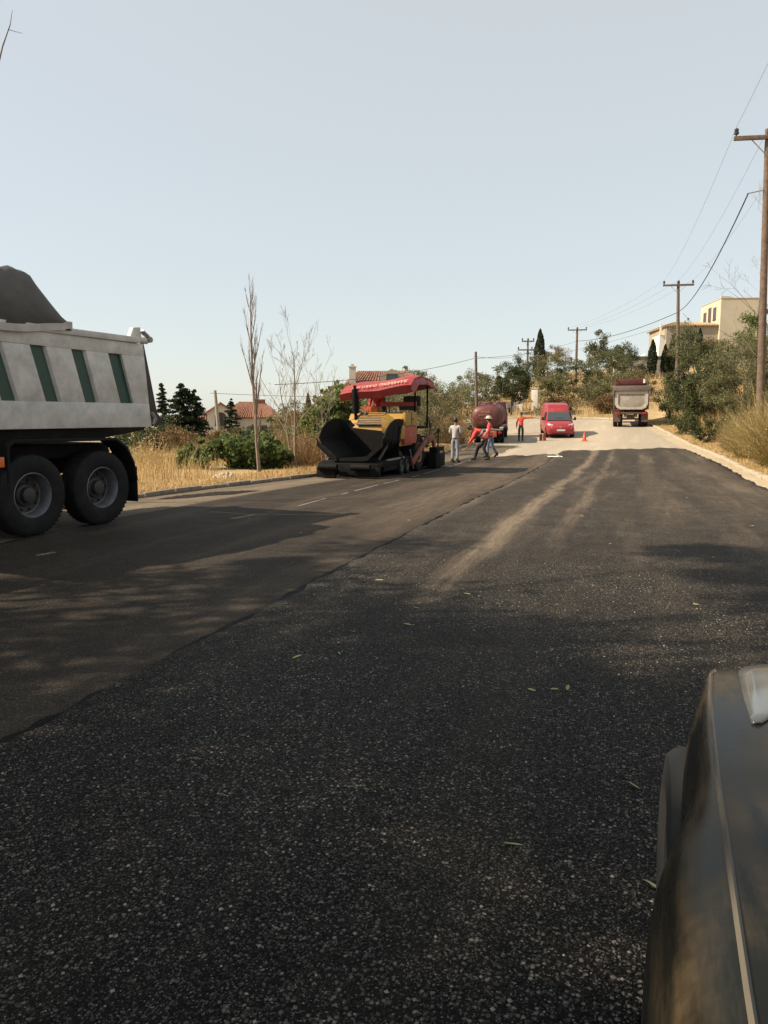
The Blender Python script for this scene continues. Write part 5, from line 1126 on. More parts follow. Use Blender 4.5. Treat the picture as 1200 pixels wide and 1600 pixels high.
CAR = thing('parked_car', 'dusty dark green car with swept headlamp parked at the right kerb', 'car', (.95, 0, .052))
zc0 = -.052
# half sections (world x, z) for stations along y; mirrored about x = .95
def car_half(y):
    Y_ = [-.2, .4, .80, 1.02, 1.16, 1.27, 1.38, 1.6, 1.82, 2.1, 2.28, 2.40, 2.47]
    g = lambda v: float(np.interp(y, Y_, v))
    xo = g([.05, .045, .042, .042, .048, .078, .108, .125, .143, .182, .232, .30, .40])
    xs = g([.06, .058, .060, .062, .068, .094, .121, .138, .158, .197, .246, .312, .412]); zs = g([.97, .955, .94, .93, .92, .912, .905, .895, .88, .858, .825, .76, .66])
    xc = g([.10, .112, .128, .138, .145, .150, .156, .170, .186, .214, .262, .33, .43]); zc = g([1.05, 1.025, 1.0, .99, .983, .977, .972, .958, .942, .913, .875, .805, .70])
    zh = g([1.11, 1.085, 1.06, 1.048, 1.04, 1.034, 1.028, 1.012, .992, .955, .912, .84, .73])
    arch = y > 1.50 and y < 2.44
    zl = .30 if not arch else .72
    if 1.38 < y < 1.50: zl = .30 + .42 * (y - 1.38) / .12
    P_ = [(xo + .10 if not arch else xo + .06, zl), (xo + .02, max(zl + .01, .40)), (xo, max(zl + .03, .62)), (xo, .80 - (.87 - zs if zs < .87 else 0)), (xs, zs), ((xs + xc) / 2, (zs + zc) / 2 + .008), (xc - .006, zc - .002), (xc + .006, zc + .004), (xc + .03, zc + .003), (xc + .10, zc + .018), (xc + .28, zh - .006), (.95, zh)]
    return [(x, z) for x, z in P_]
b = MB(); ys_ = [-.2, .1, .4, .65, .80, .92, 1.02, 1.10, 1.16, 1.21, 1.27, 1.33, 1.38, 1.44, 1.5, 1.6, 1.72, 1.82, 1.96, 2.1, 2.2, 2.28, 2.35, 2.40, 2.44, 2.47]
secs = []
for y in ys_:
    h = car_half(y); secs.append([(x - .95, y, z + zc0) for x, z in h] + [(.95 - x, y, z + zc0) for x, z in h[-2::-1]])
b.loft(secs, close=False, caps=False); cb = b.build('body', M_CAR, CAR, smooth=False, merge=True)
cb.data.polygons.foreach_set('use_smooth', [True] * len(cb.data.polygons)); cb.data.set_sharp_from_angle(angle=R(55))
ss = cb.modifiers.new('sub', 'SUBSURF'); ss.levels = 2; ss.render_levels = 2
# front end below the bonnet
b = MB(); b.loft([[(x * k, y, z) for x, z in ((-.58, .30), (.58, .30), (.62, .45), (.56, .64), (-.56, .64), (-.62, .45))] for y, k in ((2.40, 1.08), (2.52, 1.0), (2.60, .86))]); b.build('bumper', M_CAR, CAR, bevel=.03, smooth=True)
b = MB(); b.box(-.34, .34, 2.46, 2.61, .46, .60); b.build('grille', M_BLKP, CAR, bevel=.01)
# painted highlight along the wing crease, bonnet shut line, lamp and lamp washer
def on_wing(y, off): 
    h = car_half(y); return h[8][0] + off, np.interp(h[8][0] + off, [p[0] for p in h], [p[1] for p in h])
b = MB(); secs = []
for y in np.linspace(-.1, 2.16, 34):
    h = car_half(float(y)); x, z = h[7]; wd = .0045
    secs.append([(x - wd - .95, y, z - .002 + zc0), (x - .95, y, z + .0055 + zc0), (x + wd - .95, y, z - .001 + zc0)])
b.loft(secs); b.build('crease_highlight', mat('crease_highlight_tone', (.16, .14, .11), (.10, .09, .07), rough=.28, coat=.4), CAR, smooth=True)
for s in (-1, 1):
    secs = []
    for y in np.linspace(1.62, 2.34, 14):
        t_ = (y - 1.62) / .72; h = car_half(float(y)); xi = h[8][0] + .035 + .012 * (1 - t_); wdt = .02 + .13 * math.sin(min(1, t_ * 1.05) * 2.0) ** .8
        row = []
        for k in range(5):
            x = xi + wdt * k / 4; z = float(np.interp(x, [p[0] for p in h[6:]], [p[1] for p in h[6:]])); row.append((s * (.95 - x), y, z + .003 + .004 * math.sin(math.pi * k / 4) + zc0))
        secs.append(row)
    b = MB(); b.loft(secs, close=False, caps=False); hl = b.build('headlamp', mat('lamp_glass', (.10, .11, .11), (.07, .075, .075), rough=.14, coat=.2, spec=.5), CAR, smooth=True)
    sl = hl.modifiers.new('s', 'SOLIDIFY'); sl.thickness = .006
    b = MB(); h = car_half(2.30); b.obox((s * (.95 - h[8][0] - .04), 2.315, h[8][1] - .016 + zc0), (.05, .05, .022), (-.5, 0, s * .5)); b.build('indicator', M_ORG, CAR, bevel=.008)
    # bonnet shut line
    g = MB(); secs = []
    for y in np.linspace(.5, 1.66, 20):
        h = car_half(float(y)); x = h[9][0] + .035; z = float(np.interp(x, [p[0] for p in h[6:]], [p[1] for p in h[6:]])); secs.append([(s * (.95 - x + .0022), y, z - .004 + zc0), (s * (.95 - x + .0022), y, z + .0012 + zc0), (s * (.95 - x - .0022), y, z + .0012 + zc0), (s * (.95 - x - .0022), y, z - .004 + zc0)])
    g.loft(secs); g.build('shut_line', M_BLKP, CAR)
    # wheels: the front ones are turned out
    wheel(CAR, (s * (.95 - .128), 2.0, .335), .335, .20, s, dish=.05, n=40, bolts=5, m_rim=M_CHAS, lugs=False).children[1].data.materials[0] = mat('car_tyre', (.020, .021, .022), (.014, .015, .016), rough=.8, spec=.15)
    wheel(CAR, (s * (.95 - .10), -.62, .335), .335, .20, s, dish=.05, n=30, bolts=5)
    b = MB(); b.lathe([(0, .40), (.0, .36), (-.30, .36), (-.30, .01)], (s * .74, 2.0, .335), 'x', s, 30); b.build('wheel_well', M_BLKP, CAR, smooth=True)
# cabin behind the camera line
def cabs(y, zt, hw, hr): return [(-hw, y, .30 + zc0), (hw, y, .30 + zc0), (hw + .005, y, .95 + zc0), (hr, y, zt + zc0), (-hr, y, zt + zc0), (-hw - .005, y, .95 + zc0)]
b = MB(); b.loft([cabs(-.2, 1.06, .885, .80), cabs(-1.6, 1.06, .885, .80), cabs(-1.9, 1.0, .84, .78), cabs(-1.98, .8, .80, .75)]); b.build('rear_body', M_CAR, CAR, bevel=.02)
b = MB(); b.hexa([(-.80, .42, 1.05 + zc0), (.80, .42, 1.05 + zc0), (.80, -1.75, 1.05 + zc0), (-.80, -1.75, 1.05 + zc0), (-.60, -.32, 1.62 + zc0), (.60, -.32, 1.62 + zc0), (.60, -1.45, 1.62 + zc0), (-.60, -1.45, 1.62 + zc0)]); b.build('cabin_glass', M_GL, CAR, bevel=.03)
b = MB(); b.hexa([(-.60, -.30, 1.622 + zc0), (.60, -.30, 1.622 + zc0), (.60, -1.5, 1.622 + zc0), (-.60, -1.5, 1.622 + zc0), (-.56, -.36, 1.67 + zc0), (.56, -.36, 1.67 + zc0), (.56, -1.4, 1.67 + zc0), (-.56, -1.4, 1.67 + zc0)]); b.build('roof', M_CAR, CAR, bevel=.02)
for s in (-1, 1):
    b = MB(); b.bar((s * .80, .42, 1.06 + zc0), (s * .605, -.32, 1.63 + zc0), .05, .04); b.bar((s * .805, -.85, 1.06 + zc0), (s * .605, -.85, 1.63 + zc0), .05, .03); b.build('pillar', M_CAR, CAR)
    b = MB(); b.box(min(s * .888, s * .902), max(s * .888, s * .902), -.86, .1, .36 + zc0, .93 + zc0); d_ = b.build('door', M_CAR, CAR, bevel=.01)
    b = MB(); b.box(min(s * .90, s * .925), max(s * .90, s * .925), -.78, -.62, .80 + zc0, .84 + zc0); b.build('handle', M_BLKP, d_, bevel=.006)
# ------------------------------------------------------------------ people
M_SKIN = mat('skin', (.42, .25, .17), (.34, .19, .125), rough=.55); M_SKIND = mat('tanned_skin', (.26, .145, .095), (.20, .11, .07), rough=.55)
M_HAIR = mat('dark_hair', (.02, .016, .013), (.012, .010, .008), rough=.6); M_BOOT = mat('boot_leather', (.03, .024, .02), (.02, .016, .013), rough=.6)
def cloth(n, c): return mat(n, c, tuple(x * .7 for x in c), rough=.85, scale=14, bump=.3, bscale=40)
def skin_mesh(nodes_, edges, root):
    names = list(nodes_); idx = {k: i for i, k in enumerate(names)}
    me = bpy.data.meshes.new('tmp'); me.from_pydata([nodes_[k][0] for k in names], [(idx[a], idx[b]) for a, b in edges], [])
    ob = bpy.data.objects.new('tmp', me); COL.objects.link(ob)
    md = ob.modifiers.new('skin', 'SKIN'); md.use_smooth_shade = True; md.branch_smoothing = .6
    if not me.skin_vertices: 
        bpy.context.view_layer.objects.active = ob
    lay = me.skin_vertices[0].data
    for k in names:
        r = nodes_[k][1]; r = r if hasattr(r, '__len__') else (r, r); lay[idx[k]].radius = r; lay[idx[k]].use_root = (k == root)
    sb = ob.modifiers.new('sub', 'SUBSURF'); sb.levels = 2; sb.render_levels = 2
    dg = bpy.context.evaluated_depsgraph_get(); out = bpy.data.meshes.new_from_object(ob.evaluated_get(dg))
    bpy.data.objects.remove(ob); out.materials.clear()
    return out
STAND = dict(pelvis=(0, 0, .95), waist=(0, .005, 1.10), chest=(0, .01, 1.32), neckb=(0, 0, 1.46), neck=(0, .015, 1.52), jaw=(0, .035, 1.575), skull=(0, .02, 1.66), crown=(0, .01, 1.725),
             shl=(-.175, 0, 1.42), shr=(.175, 0, 1.42), ell=(-.23, -.02, 1.14), elr=(.23, -.02, 1.14), wrl=(-.24, .06, .90), wrr=(.24, .06, .90),
             hil=(-.095, 0, .90), hir=(.095, 0, .90), knl=(-.105, .02, .50), knr=(.105, .02, .50), anl=(-.105, -.02, .09), anr=(.105, -.02, .09), tol=(-.115, .15, .035), tor=(.115, .15, .035))
RAD = dict(pelvis=(.15, .115), waist=(.14, .105), chest=(.165, .115), neckb=.075, neck=.055, jaw=(.062, .075), skull=(.078, .095), crown=(.055, .07), shl=.066, shr=.066, ell=.045, elr=.045, wrl=.030, wrr=.030,
           hil=.088, hir=.088, knl=.060, knr=.060, anl=.042, anr=.042, tol=.038, tor=.038)
BE = [('pelvis', 'waist'), ('waist', 'chest'), ('chest', 'neckb'), ('neckb', 'neck'), ('neck', 'jaw'), ('jaw', 'skull'), ('skull', 'crown'), ('chest', 'shl'), ('chest', 'shr'), ('shl', 'ell'), ('shr', 'elr'), ('ell', 'wrl'), ('elr', 'wrr'),
      ('pelvis', 'hil'), ('pelvis', 'hir'), ('hil', 'knl'), ('hir', 'knr'), ('knl', 'anl'), ('knr', 'anr'), ('anl', 'tol'), ('anr', 'tor')]
def person(label, loc, rz, pose, shirt, trousers, vest=None, hat=None, hair=M_HAIR, skin=M_SKIN, sleeves='long', boots=M_BOOT, curl=.5, stripes=None):
    root = thing('person', label, 'person', loc, rz, None)
    J = dict(STAND); J.update({k: v for k, v in pose.items() if k != 'face'}); nd = {k: (J[k], RAD[k]) for k in J}; ed = list(BE)
    def V3(k): return Vector(J[k])
    for s, w_, e_ in (('l', 'wrl', 'ell'), ('r', 'wrr', 'elr')):                # hands with five fingers
        d = (V3(w_) - V3(e_)).normalized(); ref = Vector((0, 1, .2)); side = d.cross(ref); side = side.normalized() if side.length > .05 else Vector((1, 0, 0)); nrm = side.cross(d).normalized()
        palm = V3(w_) + d * .075; nd['pa' + s] = (tuple(palm), (.036, .020)); ed.append((w_, 'pa' + s))
        for k, (o, L_) in enumerate(((-.028, .072), (-.009, .082), (.010, .078), (.028, .062))):
            p1 = palm + nrm * o + d * .035; p2 = p1 + (d * (1 - curl * .5) + side * curl * .7) * L_ * .55; p3 = p2 + (d * (1 - curl) + side * curl) * L_ * .5
            for q, (p, r) in enumerate(((p1, .010), (p2, .009), (p3, .007))): nd[f'f{s}{k}{q}'] = (tuple(p), r)
            ed += [('pa' + s, f'f{s}{k}0'), (f'f{s}{k}0', f'f{s}{k}1'), (f'f{s}{k}1', f'f{s}{k}2')]
        t1 = palm - nrm * .036 - d * .02; t2 = t1 - nrm * .022 + d * .03 + side * .012
        nd[f't{s}0'] = (tuple(t1), .011); nd[f't{s}1'] = (tuple(t2), .008); ed += [('pa' + s, f't{s}0'), (f't{s}0', f't{s}1')]
    # nose
    hd = (V3('skull') - V3('jaw')).normalized(); fw = Vector((0, 1, 0)) if 'face' not in pose else Vector(pose['face']).normalized()
    fw = (fw - hd * fw.dot(hd)).normalized(); sdv = fw.cross(hd).normalized()
    mid = V3('jaw') * .45 + V3('skull') * .55
    nd['nose'] = (tuple(mid + fw * .095 - hd * .005), .012); ed.append(('jaw', 'nose'))
    slim = {k: (v[0], tuple(q * .72 for q in (v[1] if hasattr(v[1], '__len__') else (v[1], v[1])))) if k in ('pelvis', 'waist', 'chest', 'neckb', 'shl', 'shr', 'hil', 'hir', 'knl', 'knr', 'anl', 'anr', 'tol', 'tor', 'ell', 'elr') else v for k, v in nd.items()}
    body = link_mesh('body', skin_mesh(slim, ed, 'pelvis'), skin, root, smooth=True)
    f = MB()
    for s in (-1, 1): f.ball(mid + fw * .082 + sdv * s * .032 + hd * .022, .011, 8, 5)
    f.build('eyes', mat('eye_dark', (.05, .04, .035), rough=.3), body, smooth=True)
    f = MB()
    for s in (-1, 1): f.ball(mid + sdv * s * .082 + hd * .01 - fw * .01, (.014, .022, .032), 8, 5)
    f.build('ears', skin, body, smooth=True)
    f = MB(); f.obox(mid + fw * .088 - hd * .045, (.045, .012, .010), fw.to_track_quat('Y', 'Z').to_euler()); f.build('mouth', mat('lips', (.30, .12, .09), rough=.5), body)
    def garment(name, edges, grow, m, over={}):
        ks = []
        for a, b_ in edges:
            for k in (a, b_):
                if k not in ks: ks.append(k)
        nn = {}
        for k in ks:
            p, r = over.get(k, nd[k]); g = grow if not isinstance(grow, dict) else grow.get(k, .015)
            r = r if hasattr(r, '__len__') else (r, r); nn[k] = (p, (r[0] + g, r[1] + g))
        return link_mesh(name, skin_mesh(nn, edges, edges[0][0]), m, root, smooth=True)
    low = {'pelvis': ((V3('pelvis') * .75 + V3('waist') * .25), RAD['pelvis'])}
    te = [('waist', 'chest'), ('chest', 'neckb'), ('pelvis', 'waist'), ('chest', 'shl'), ('chest', 'shr'), ('shl', 'ell'), ('shr', 'elr')]
    sl_over = {'neckb': (tuple(V3('neckb')), .062)}
    if sleeves == 'long':
        te += [('ell', 'wrl'), ('elr', 'wrr')]
    else:
        for k, sh in (('ell', 'shl'), ('elr', 'shr')): sl_over[k] = (tuple(V3(sh).lerp(V3(k), .75)), .052)
    garment('shirt', te, .016, shirt, sl_over)
    if vest is not None:
        vo = {'neckb': (tuple(V3('chest').lerp(V3('neckb'), .85)), .085), 'shl': (tuple(V3('chest').lerp(V3('shl'), .75)), .075), 'shr': (tuple(V3('chest').lerp(V3('shr'), .75)), .075)}
        vg = garment('vest', [('waist', 'chest'), ('pelvis', 'waist'), ('chest', 'neckb'), ('chest', 'shl'), ('chest', 'shr')], .038, vest, vo)
        if stripes is not None:
            sb = MB(); a = V3('waist'); c = V3('chest'); ax = (c - a).normalized(); u = Vector((1, 0, 0)); u = (u - ax * u.dot(ax)).normalized(); v = ax.cross(u)
            for t in (.05, .55):
                ce = a.lerp(c, t); secs = []
                for dz in (-.03, .03):
                    secs.append([ce + ax * dz + (u * math.cos(q) * (.195) + v * math.sin(q) * .158) for q in [6.283 * k / 22 for k in range(22)]])
                sb.loft(secs, caps=False)
            sb.build('reflective_stripe', stripes, vg, smooth=True)
    po = {'anl': (tuple(V3('anl') + (V3('knl') - V3('anl')).normalized() * .02), .05), 'anr': (tuple(V3('anr') + (V3('knr') - V3('anr')).normalized() * .02), .05)}
    garment('trousers', [('pelvis', 'waist'), ('pelvis', 'hil'), ('pelvis', 'hir'), ('hil', 'knl'), ('hir', 'knr'), ('knl', 'anl'), ('knr', 'anr')], .014, trousers, {**po, 'waist': (tuple(V3('pelvis').lerp(V3('waist'), .55)), RAD['waist'])})
    for s in 'lr':
        b = MB(); a = V3('an' + s); to = V3('to' + s); d = (to - a); heel = a - Vector((d.x, d.y, 0)).normalized() * .05; dn = Vector((0, 0, -.045))
        b.tube([a + Vector((0, 0, .07)), a, a + dn * .6], [.055, .056, .055], 10); b.tube([heel + dn * .7, a.lerp(to, .4) + dn * .2, to, to + (to - a).normalized() * .05], [.048, .050, .044, .026], 10)
        b.build('boot', boots, root, smooth=True)
    # hair cap or hat
    sk = V3('skull')
    if hair is not None:
        b = MB(); b.ball((0, 0, 0), (.092, .108, .105), 14, 9); o = b.build('hair', hair, root, smooth=True); o.location = sk + hd * .022 - fw * .012
        o.rotation_euler = hd.to_track_quat('Z', 'Y').to_euler()
    if hat is not None:
        b = MB(); b.lathe([(-.012, .175), (.0, .17), (.014, .115), (.07, .105), (.10, .07), (.105, .0)], (0, 0, 0), 'z', 1, 20); b.lathe([(-.012, .175), (-.016, .172), (.006, .10)], (0, 0, 0), 'z', 1, 20)
        o = b.build('hat', hat, root, smooth=True); o.location = sk + hd * .045; o.rotation_euler = hd.to_track_quat('Z', 'Y').to_euler()
    return root
V_ORG = mat('hi_vis_orange', (.80, .10, .045), (.65, .07, .035), rough=.75, scale=12)
V_RED = mat('hi_vis_red', (.78, .055, .050), (.60, .04, .036), rough=.75, scale=12)
M_STR = mat('reflective_grey', (.62, .60, .56), (.48, .46, .43), rough=.4)
M_JEAN = cloth('washed_jeans', (.17, .20, .27)); M_BLK = cloth('black_trousers', (.018, .017, .018)); M_GRYT = cloth('grey_trousers', (.26, .27, .30)); M_OLV = cloth('olive_trousers', (.085, .07, .045))
zz = lambda y: float(zr(y))
# watching in a white shirt, back to us, hands held in front
person('worker in a loose pale shirt and grey trousers standing with his back turned', (-6.62, 29.8, zz(29.8) + .024), R(-12),
       dict(ell=(-.25, .04, 1.16), elr=(.25, .05, 1.16), wrl=(-.12, .24, 1.12), wrr=(.10, .25, 1.10), skull=(.0, .045, 1.655), jaw=(0, .06, 1.57), crown=(0, .03, 1.72), pelvis=(.01, 0, .95)),
       cloth('pale_shirt', (.47, .43, .41)), M_GRYT, skin=M_SKIND)
# bent over the shovel, facing picture left: local +y is the facing
person('stooping worker in orange vest shovelling asphalt', (-5.95, 31.7, zz(31.7) + .024), R(17.8 + 90),
       dict(pelvis=(0, -.22, .88), waist=(0, -.10, 1.02), chest=(0, .14, 1.19), neckb=(0, .28, 1.27), neck=(0, .34, 1.29), jaw=(0, .42, 1.28), skull=(0, .47, 1.33), crown=(0, .53, 1.37), face=(0, .6, -.8),
            shl=(-.16, .22, 1.20), shr=(.16, .22, 1.20), ell=(-.17, .36, .93), elr=(.17, .33, .93), wrl=(-.06, .50, .70), wrr=(.06, .30, .78),
            hil=(-.10, -.22, .84), hir=(.10, -.20, .84), knl=(-.14, -.10, .47), knr=(.13, .12, .48), anl=(-.16, -.30, .09), anr=(.15, .22, .09), tol=(-.17, -.14, .035), tor=(.16, .39, .035)),
       V_RED, M_BLK, vest=V_ORG, stripes=M_STR, curl=1.0, skin=M_SKIND)
# walking past behind him in a sun hat
person('worker in a pale sun hat and orange red vest walking in jeans', (-5.90, 33.6, zz(33.6) + .024), R(17.8 + 78),
       dict(chest=(0, .04, 1.33), neckb=(0, .04, 1.47), neck=(0, .06, 1.53), jaw=(0, .09, 1.58), skull=(0, .085, 1.665), crown=(0, .08, 1.73), face=(0, 1, -.25),
            shl=(-.175, .04, 1.42), shr=(.175, .04, 1.42), ell=(-.23, .05, 1.15), elr=(.23, -.06, 1.15), wrl=(-.20, .22, .98), wrr=(.22, .06, .93),
            knl=(-.10, .10, .51), anl=(-.10, .10, .09), tol=(-.10, .27, .035), knr=(.10, -.10, .50), anr=(.10, -.30, .15), tor=(.11, -.20, .04)),
       V_RED, M_JEAN, vest=V_ORG, stripes=M_STR, hat=mat('pale_straw_hat', (.62, .56, .46), (.48, .42, .34), rough=.85), skin=M_SKIND)
# pointing across the road, facing us
person('worker in red shirt and olive trousers pointing with one arm outstretched', (-6.5, 47.8, zz(47.8) + .004), R(180 + 8),
       dict(shl=(-.18, 0, 1.43), ell=(-.47, .04, 1.43), wrl=(-.73, .06, 1.44), shr=(.175, 0, 1.42), elr=(.25, -.01, 1.14), wrr=(.26, .04, .90)),
       cloth('red_work_shirt', (.70, .085, .04)), M_OLV, curl=.2, skin=M_SKIND, sleeves='long')
# paver driver, seated behind the console
person('paver driver in red clothes seated behind the orange console', (-8.25, 24.95, zz(24.9) + 1.06), R(182),
       dict(hil=(-.10, .02, .90), hir=(.10, .02, .90), knl=(-.12, .40, .88), knr=(.12, .40, .88), anl=(-.13, .42, .46), anr=(.13, .42, .46), tol=(-.13, .58, .42), tor=(.13, .58, .42),
            ell=(-.24, .10, 1.18), elr=(.24, .10, 1.18), wrl=(-.16, .34, 1.12), wrr=(.16, .34, 1.12)),
       cloth('driver_red_shirt', (.50, .035, .03)), cloth('driver_red_trousers', (.30, .03, .03)), hat=mat('red_cap', (.42, .04, .035), rough=.8), skin=M_SKIND)
b = MB(); b.box(-.25, .25, -.25, .25, -.06, 0); b.box(-.22, .22, .21, .27, 0, .5); b.box(-.12, .12, -.12, .12, -.42, -.06)
o = b.build('driver_seat', M_BLKP, PV, bevel=.02); o.location = (-8.25 + 7.65, 24.95 - 23.6, 1.06 + .85 + .0)
# shovel in the stooping worker's hands
SH = thing('shovel', 'long handled shovel held by the stooping worker', 'shovel', (-5.95, 31.7, zz(31.7) + .024), R(17.8 + 90))
b = MB(); b.cyl((.06, .22, .86), (-.03, 1.02, .10), .016, n=8); b.build('handle', mat('ash_handle', (.28, .17, .09), rough=.6), SH, smooth=True)
b = MB(); b.add([(-.16, 1.0, .05), (.10, 1.0, .05), (.12, 1.28, .012), (-.03, 1.34, .008), (-.18, 1.28, .012), (-.16, .98, .11), (.10, .98, .11)], [(0, 1, 2, 3, 4), (0, 5, 6, 1)]); o = b.build('blade', M_GREY, SH)
o.modifiers.new('s', 'SOLIDIFY').thickness = .006
# ------------------------------------------------------------------ poles and cables
M_POLE = mat('weathered_pole', (.17, .12, .085), (.09, .06, .045), rough=.9, scale=7, bump=.5, bscale=20)
M_POLEG = mat('grey_pole', (.30, .27, .23), (.20, .18, .15), rough=.85, scale=6)
M_INS = mat('brown_insulator', (.035, .02, .018), (.02, .012, .012), rough=.3, coat=.4)
M_CAB = mat('cable_black', (.025, .025, .027), rough=.6)
def ins(b_, x, y, z, s=1.0):
    b_.lathe([(0, .025 * s), (.06 * s, .03 * s), (.08 * s, .085 * s), (.14 * s, .085 * s), (.15 * s, .06 * s), (.19 * s, .075 * s), (.25 * s, .07 * s), (.27 * s, .03 * s), (.30 * s, .0)], (x, y, z), 'z', 1, 14)
def pole(label, x, y, ztop, r=.13, arm=2.2, rz=0, mp_=M_POLE, arms=1, pins=True, lean=(0, 0), pin_gap=None, zb=None, braces=True):
    z0 = landz(x, y) - .1 if zb is None else zb; H_ = ztop - z0
    root = thing('utility_pole', label, 'pole', (x, y, z0), rz)
    b_ = MB(); b_.tube([(lean[0] * (t - 1), lean[1] * (t - 1), -.3 + (H_ + .3) * t) for t in (0, .35, .7, 1)], [r * 1.2, r * 1.05, r * .9, r * .75], 12); b_.build('post', mp_, root, smooth=True)
    for a in range(arms):
        if arm <= 0: break
        za = H_ - .30 - a * .95; al = arm * (1 if a == 0 or arms == 1 else 1.6); b_ = MB(); b_.box(-al / 2, al / 2, -.17, -.07, za - .07, za + .07); b_.build('crossarm', mp_, root, bevel=.01)
        if braces:
            for s in (-1, 1):
                b_ = MB(); b_.bar((s * al * .24, -.10, za - .06), (0, -.10, za - .62), .035, .02); b_.build('brace', M_POLEG, root)
        if pins:
            for px_ in (-al / 2 + .08, 0.02 if a == 0 else al * .2, al / 2 - .08):
                b_ = MB(); ins(b_, px_, -.12, za + .06 if px_ != .02 or True else H_); b_.build('insulator', M_INS, root, smooth=True)
    return root
pn = pole('near brown wooden pole on the right bank with crossarm and insulators', 4.10, 30.8, 11.45, r=.13, arm=2.3, rz=R(10), lean=(-.36, 0), zb=landz(4.42, 30.8) - .1)
p2_ = pole('wooden crossarm pole rising from the bushes before the villa', 2.93, 64.1, 11.75, r=.14, arm=2.25, rz=R(8), lean=(-.40, 0))
p3_ = pole('crossarm pole standing among shrubs behind the red van', -6.7, 96.6, 12.1, r=.15, arm=2.25, rz=R(10))
pole('far double crossarm pole on the hill behind the dense tree', -11.5, 88.7, 10.2, r=.12, arm=1.4, rz=R(12), arms=2)
p4_ = pole('plain leaning wooden pole beside the tanker', -10.15, 51.7, 5.85, r=.11, arm=0, lean=(-.18, 0))
pole('far grey T shaped pole left of the dense tree', -16.75, 99.6, 8.0, r=.11, arm=1.5, mp_=M_POLEG, pins=False, rz=R(10))
pole('short plain pole beyond the tanker roof', -17.2, 94.3, 6.5, r=.13, arm=0)
pl_ = pole('plain grey pole leaning by the pale gabled house', -23.1, 39.9, 3.05, r=.11, arm=0, mp_=M_POLEG, lean=(-.32, 0), zb=-1.2)
b = MB(); b.bar((3.52, 30.6, 9.30), (4.12, 30.75, 9.42), .03, .03); o = b.build('cable_bracket', M_POLEG); 
wm = o.matrix_world.copy(); o.parent = pn; o.matrix_parent_inverse = (Matrix.Translation(pn.location) @ Matrix.Rotation(R(10), 4, 'Z')).inverted()
def cable(label, a, c, sag, r=.012, n=22):
    a = Vector(a); c = Vector(c); b_ = MB(); pts = []
    for i in range(n + 1):
        t = i / n; p = a.lerp(c, t); p.z -= sag * 4 * t * (1 - t); pts.append(p)
    b_.tube(pts, r, 5); return tag(b_.build('overhead_cable', M_CAB, smooth=True), label, 'cable')
cable('thick black cable sagging from the near pole to the villa pole', (3.56, 30.6, 9.30), (2.98, 64.0, 9.45), .75, .024)
cable('thick black cable from the villa pole to the van pole', (2.98, 64.2, 9.45), (-6.75, 96.5, 10.5), .5, .026)
cable('thin cable from the van pole down to the plain tanker pole', (-6.75, 96.5, 10.5), (-10.3, 51.7, 5.4), .35, .014)
cable('thin cable from the plain tanker pole past the paver roof', (-10.3, 51.7, 5.4), (-14.5, 30.0, 2.9), .3, .014)
cable('thin cable from the far double pole to the villa', (-11.5, 88.7, 7.9), (3.2, 64.2, 8.8), .3, .010)
cable('service cable from the plain tanker pole towards the hill pole', (-10.3, 51.7, 5.55), (-11.5, 88.7, 8.6), .3, .012)
cable('cable from the grey pole at the gabled house across the bare trees', (-23.4, 39.9, 2.9), (-9.9, 62.0, 3.6), .35, .012)
def armpt(x, y, rz, dx, z): return (x + math.cos(rz) * dx, y + math.sin(rz) * dx - .12, z)
for k, (d1, lb) in enumerate(((-1.07, 'outer'), (.02, 'middle'), (1.07, 'inner'))):
    a = armpt(4.10, 30.8, R(10), d1, 11.50); c = armpt(2.93, 64.1, R(8), d1 * .98, 11.80)
    cable(f'{lb} bare conductor between the near pole and the villa pole', a, c, .55, .0045)
    cable(f'{lb} bare conductor from the near pole towards the road behind', a, (a[0] + .6, -12, 11.6), .9, .0045)
    cable(f'{lb} bare conductor between the villa pole and the van pole', c, armpt(-6.7, 96.6, R(10), d1 * .98, 12.1), .5, .005)
b = MB()
for k in range(2): b.ball((3.9 + k * .55, 66.5, 9.2 - k * .55), .08)
b.tube([(3.5, 66.3, 9.6), (3.9, 66.5, 9.2), (4.45, 66.5, 8.65), (5.2, 70, 7.4)], .012, 5); tag(b.build('guy_wire', M_CAB, smooth=True), 'guy wire with two strain insulators beside the villa pole', 'guy wire')

# ------------------------------------------------------------------ buildings
M_TILE = bpy.data.materials.new('clay_roof_tiles'); t, bs, N, L = nodes(M_TILE); tc = N.new('ShaderNodeTexCoord')
nz = N.new('ShaderNodeTexNoise'); nz.inputs['Scale'].default_value = 3.5; nz.inputs['Detail'].default_value = 8; L.new(tc.outputs['Object'], nz.inputs['Vector'])
rp = ramp(N, [(.3, (.13, .055, .036)), (.5, (.21, .092, .056)), (.72, (.31, .17, .10))]); L.new(nz.outputs['Fac'], rp.inputs['Fac']); L.new(rp.outputs['Color'], bs.inputs['Base Color']); bs.inputs['Roughness'].default_value = .9
M_TILEY = mat('pale_roof_tiles', (.42, .31, .17), (.29, .195, .10), rough=.9, scale=4)
M_WALLB = mat('beige_render', (.34, .29, .215), (.29, .25, .185), rough=.92, scale=.8, detail=8, bump=.2, bscale=8, dirt=(.24, .20, .145), dscale=.7, damt=.4)
M_WALLT = mat('cream_render', (.52, .46, .35), (.46, .41, .31), rough=.92, scale=.9, bump=.2, bscale=8)
M_WALLW = mat('white_render', (.74, .71, .63), (.64, .61, .54), rough=.92, scale=.9)
M_WALLG = mat('grey_cream_render', (.50, .46, .38), (.42, .385, .32), rough=.92, scale=.9)
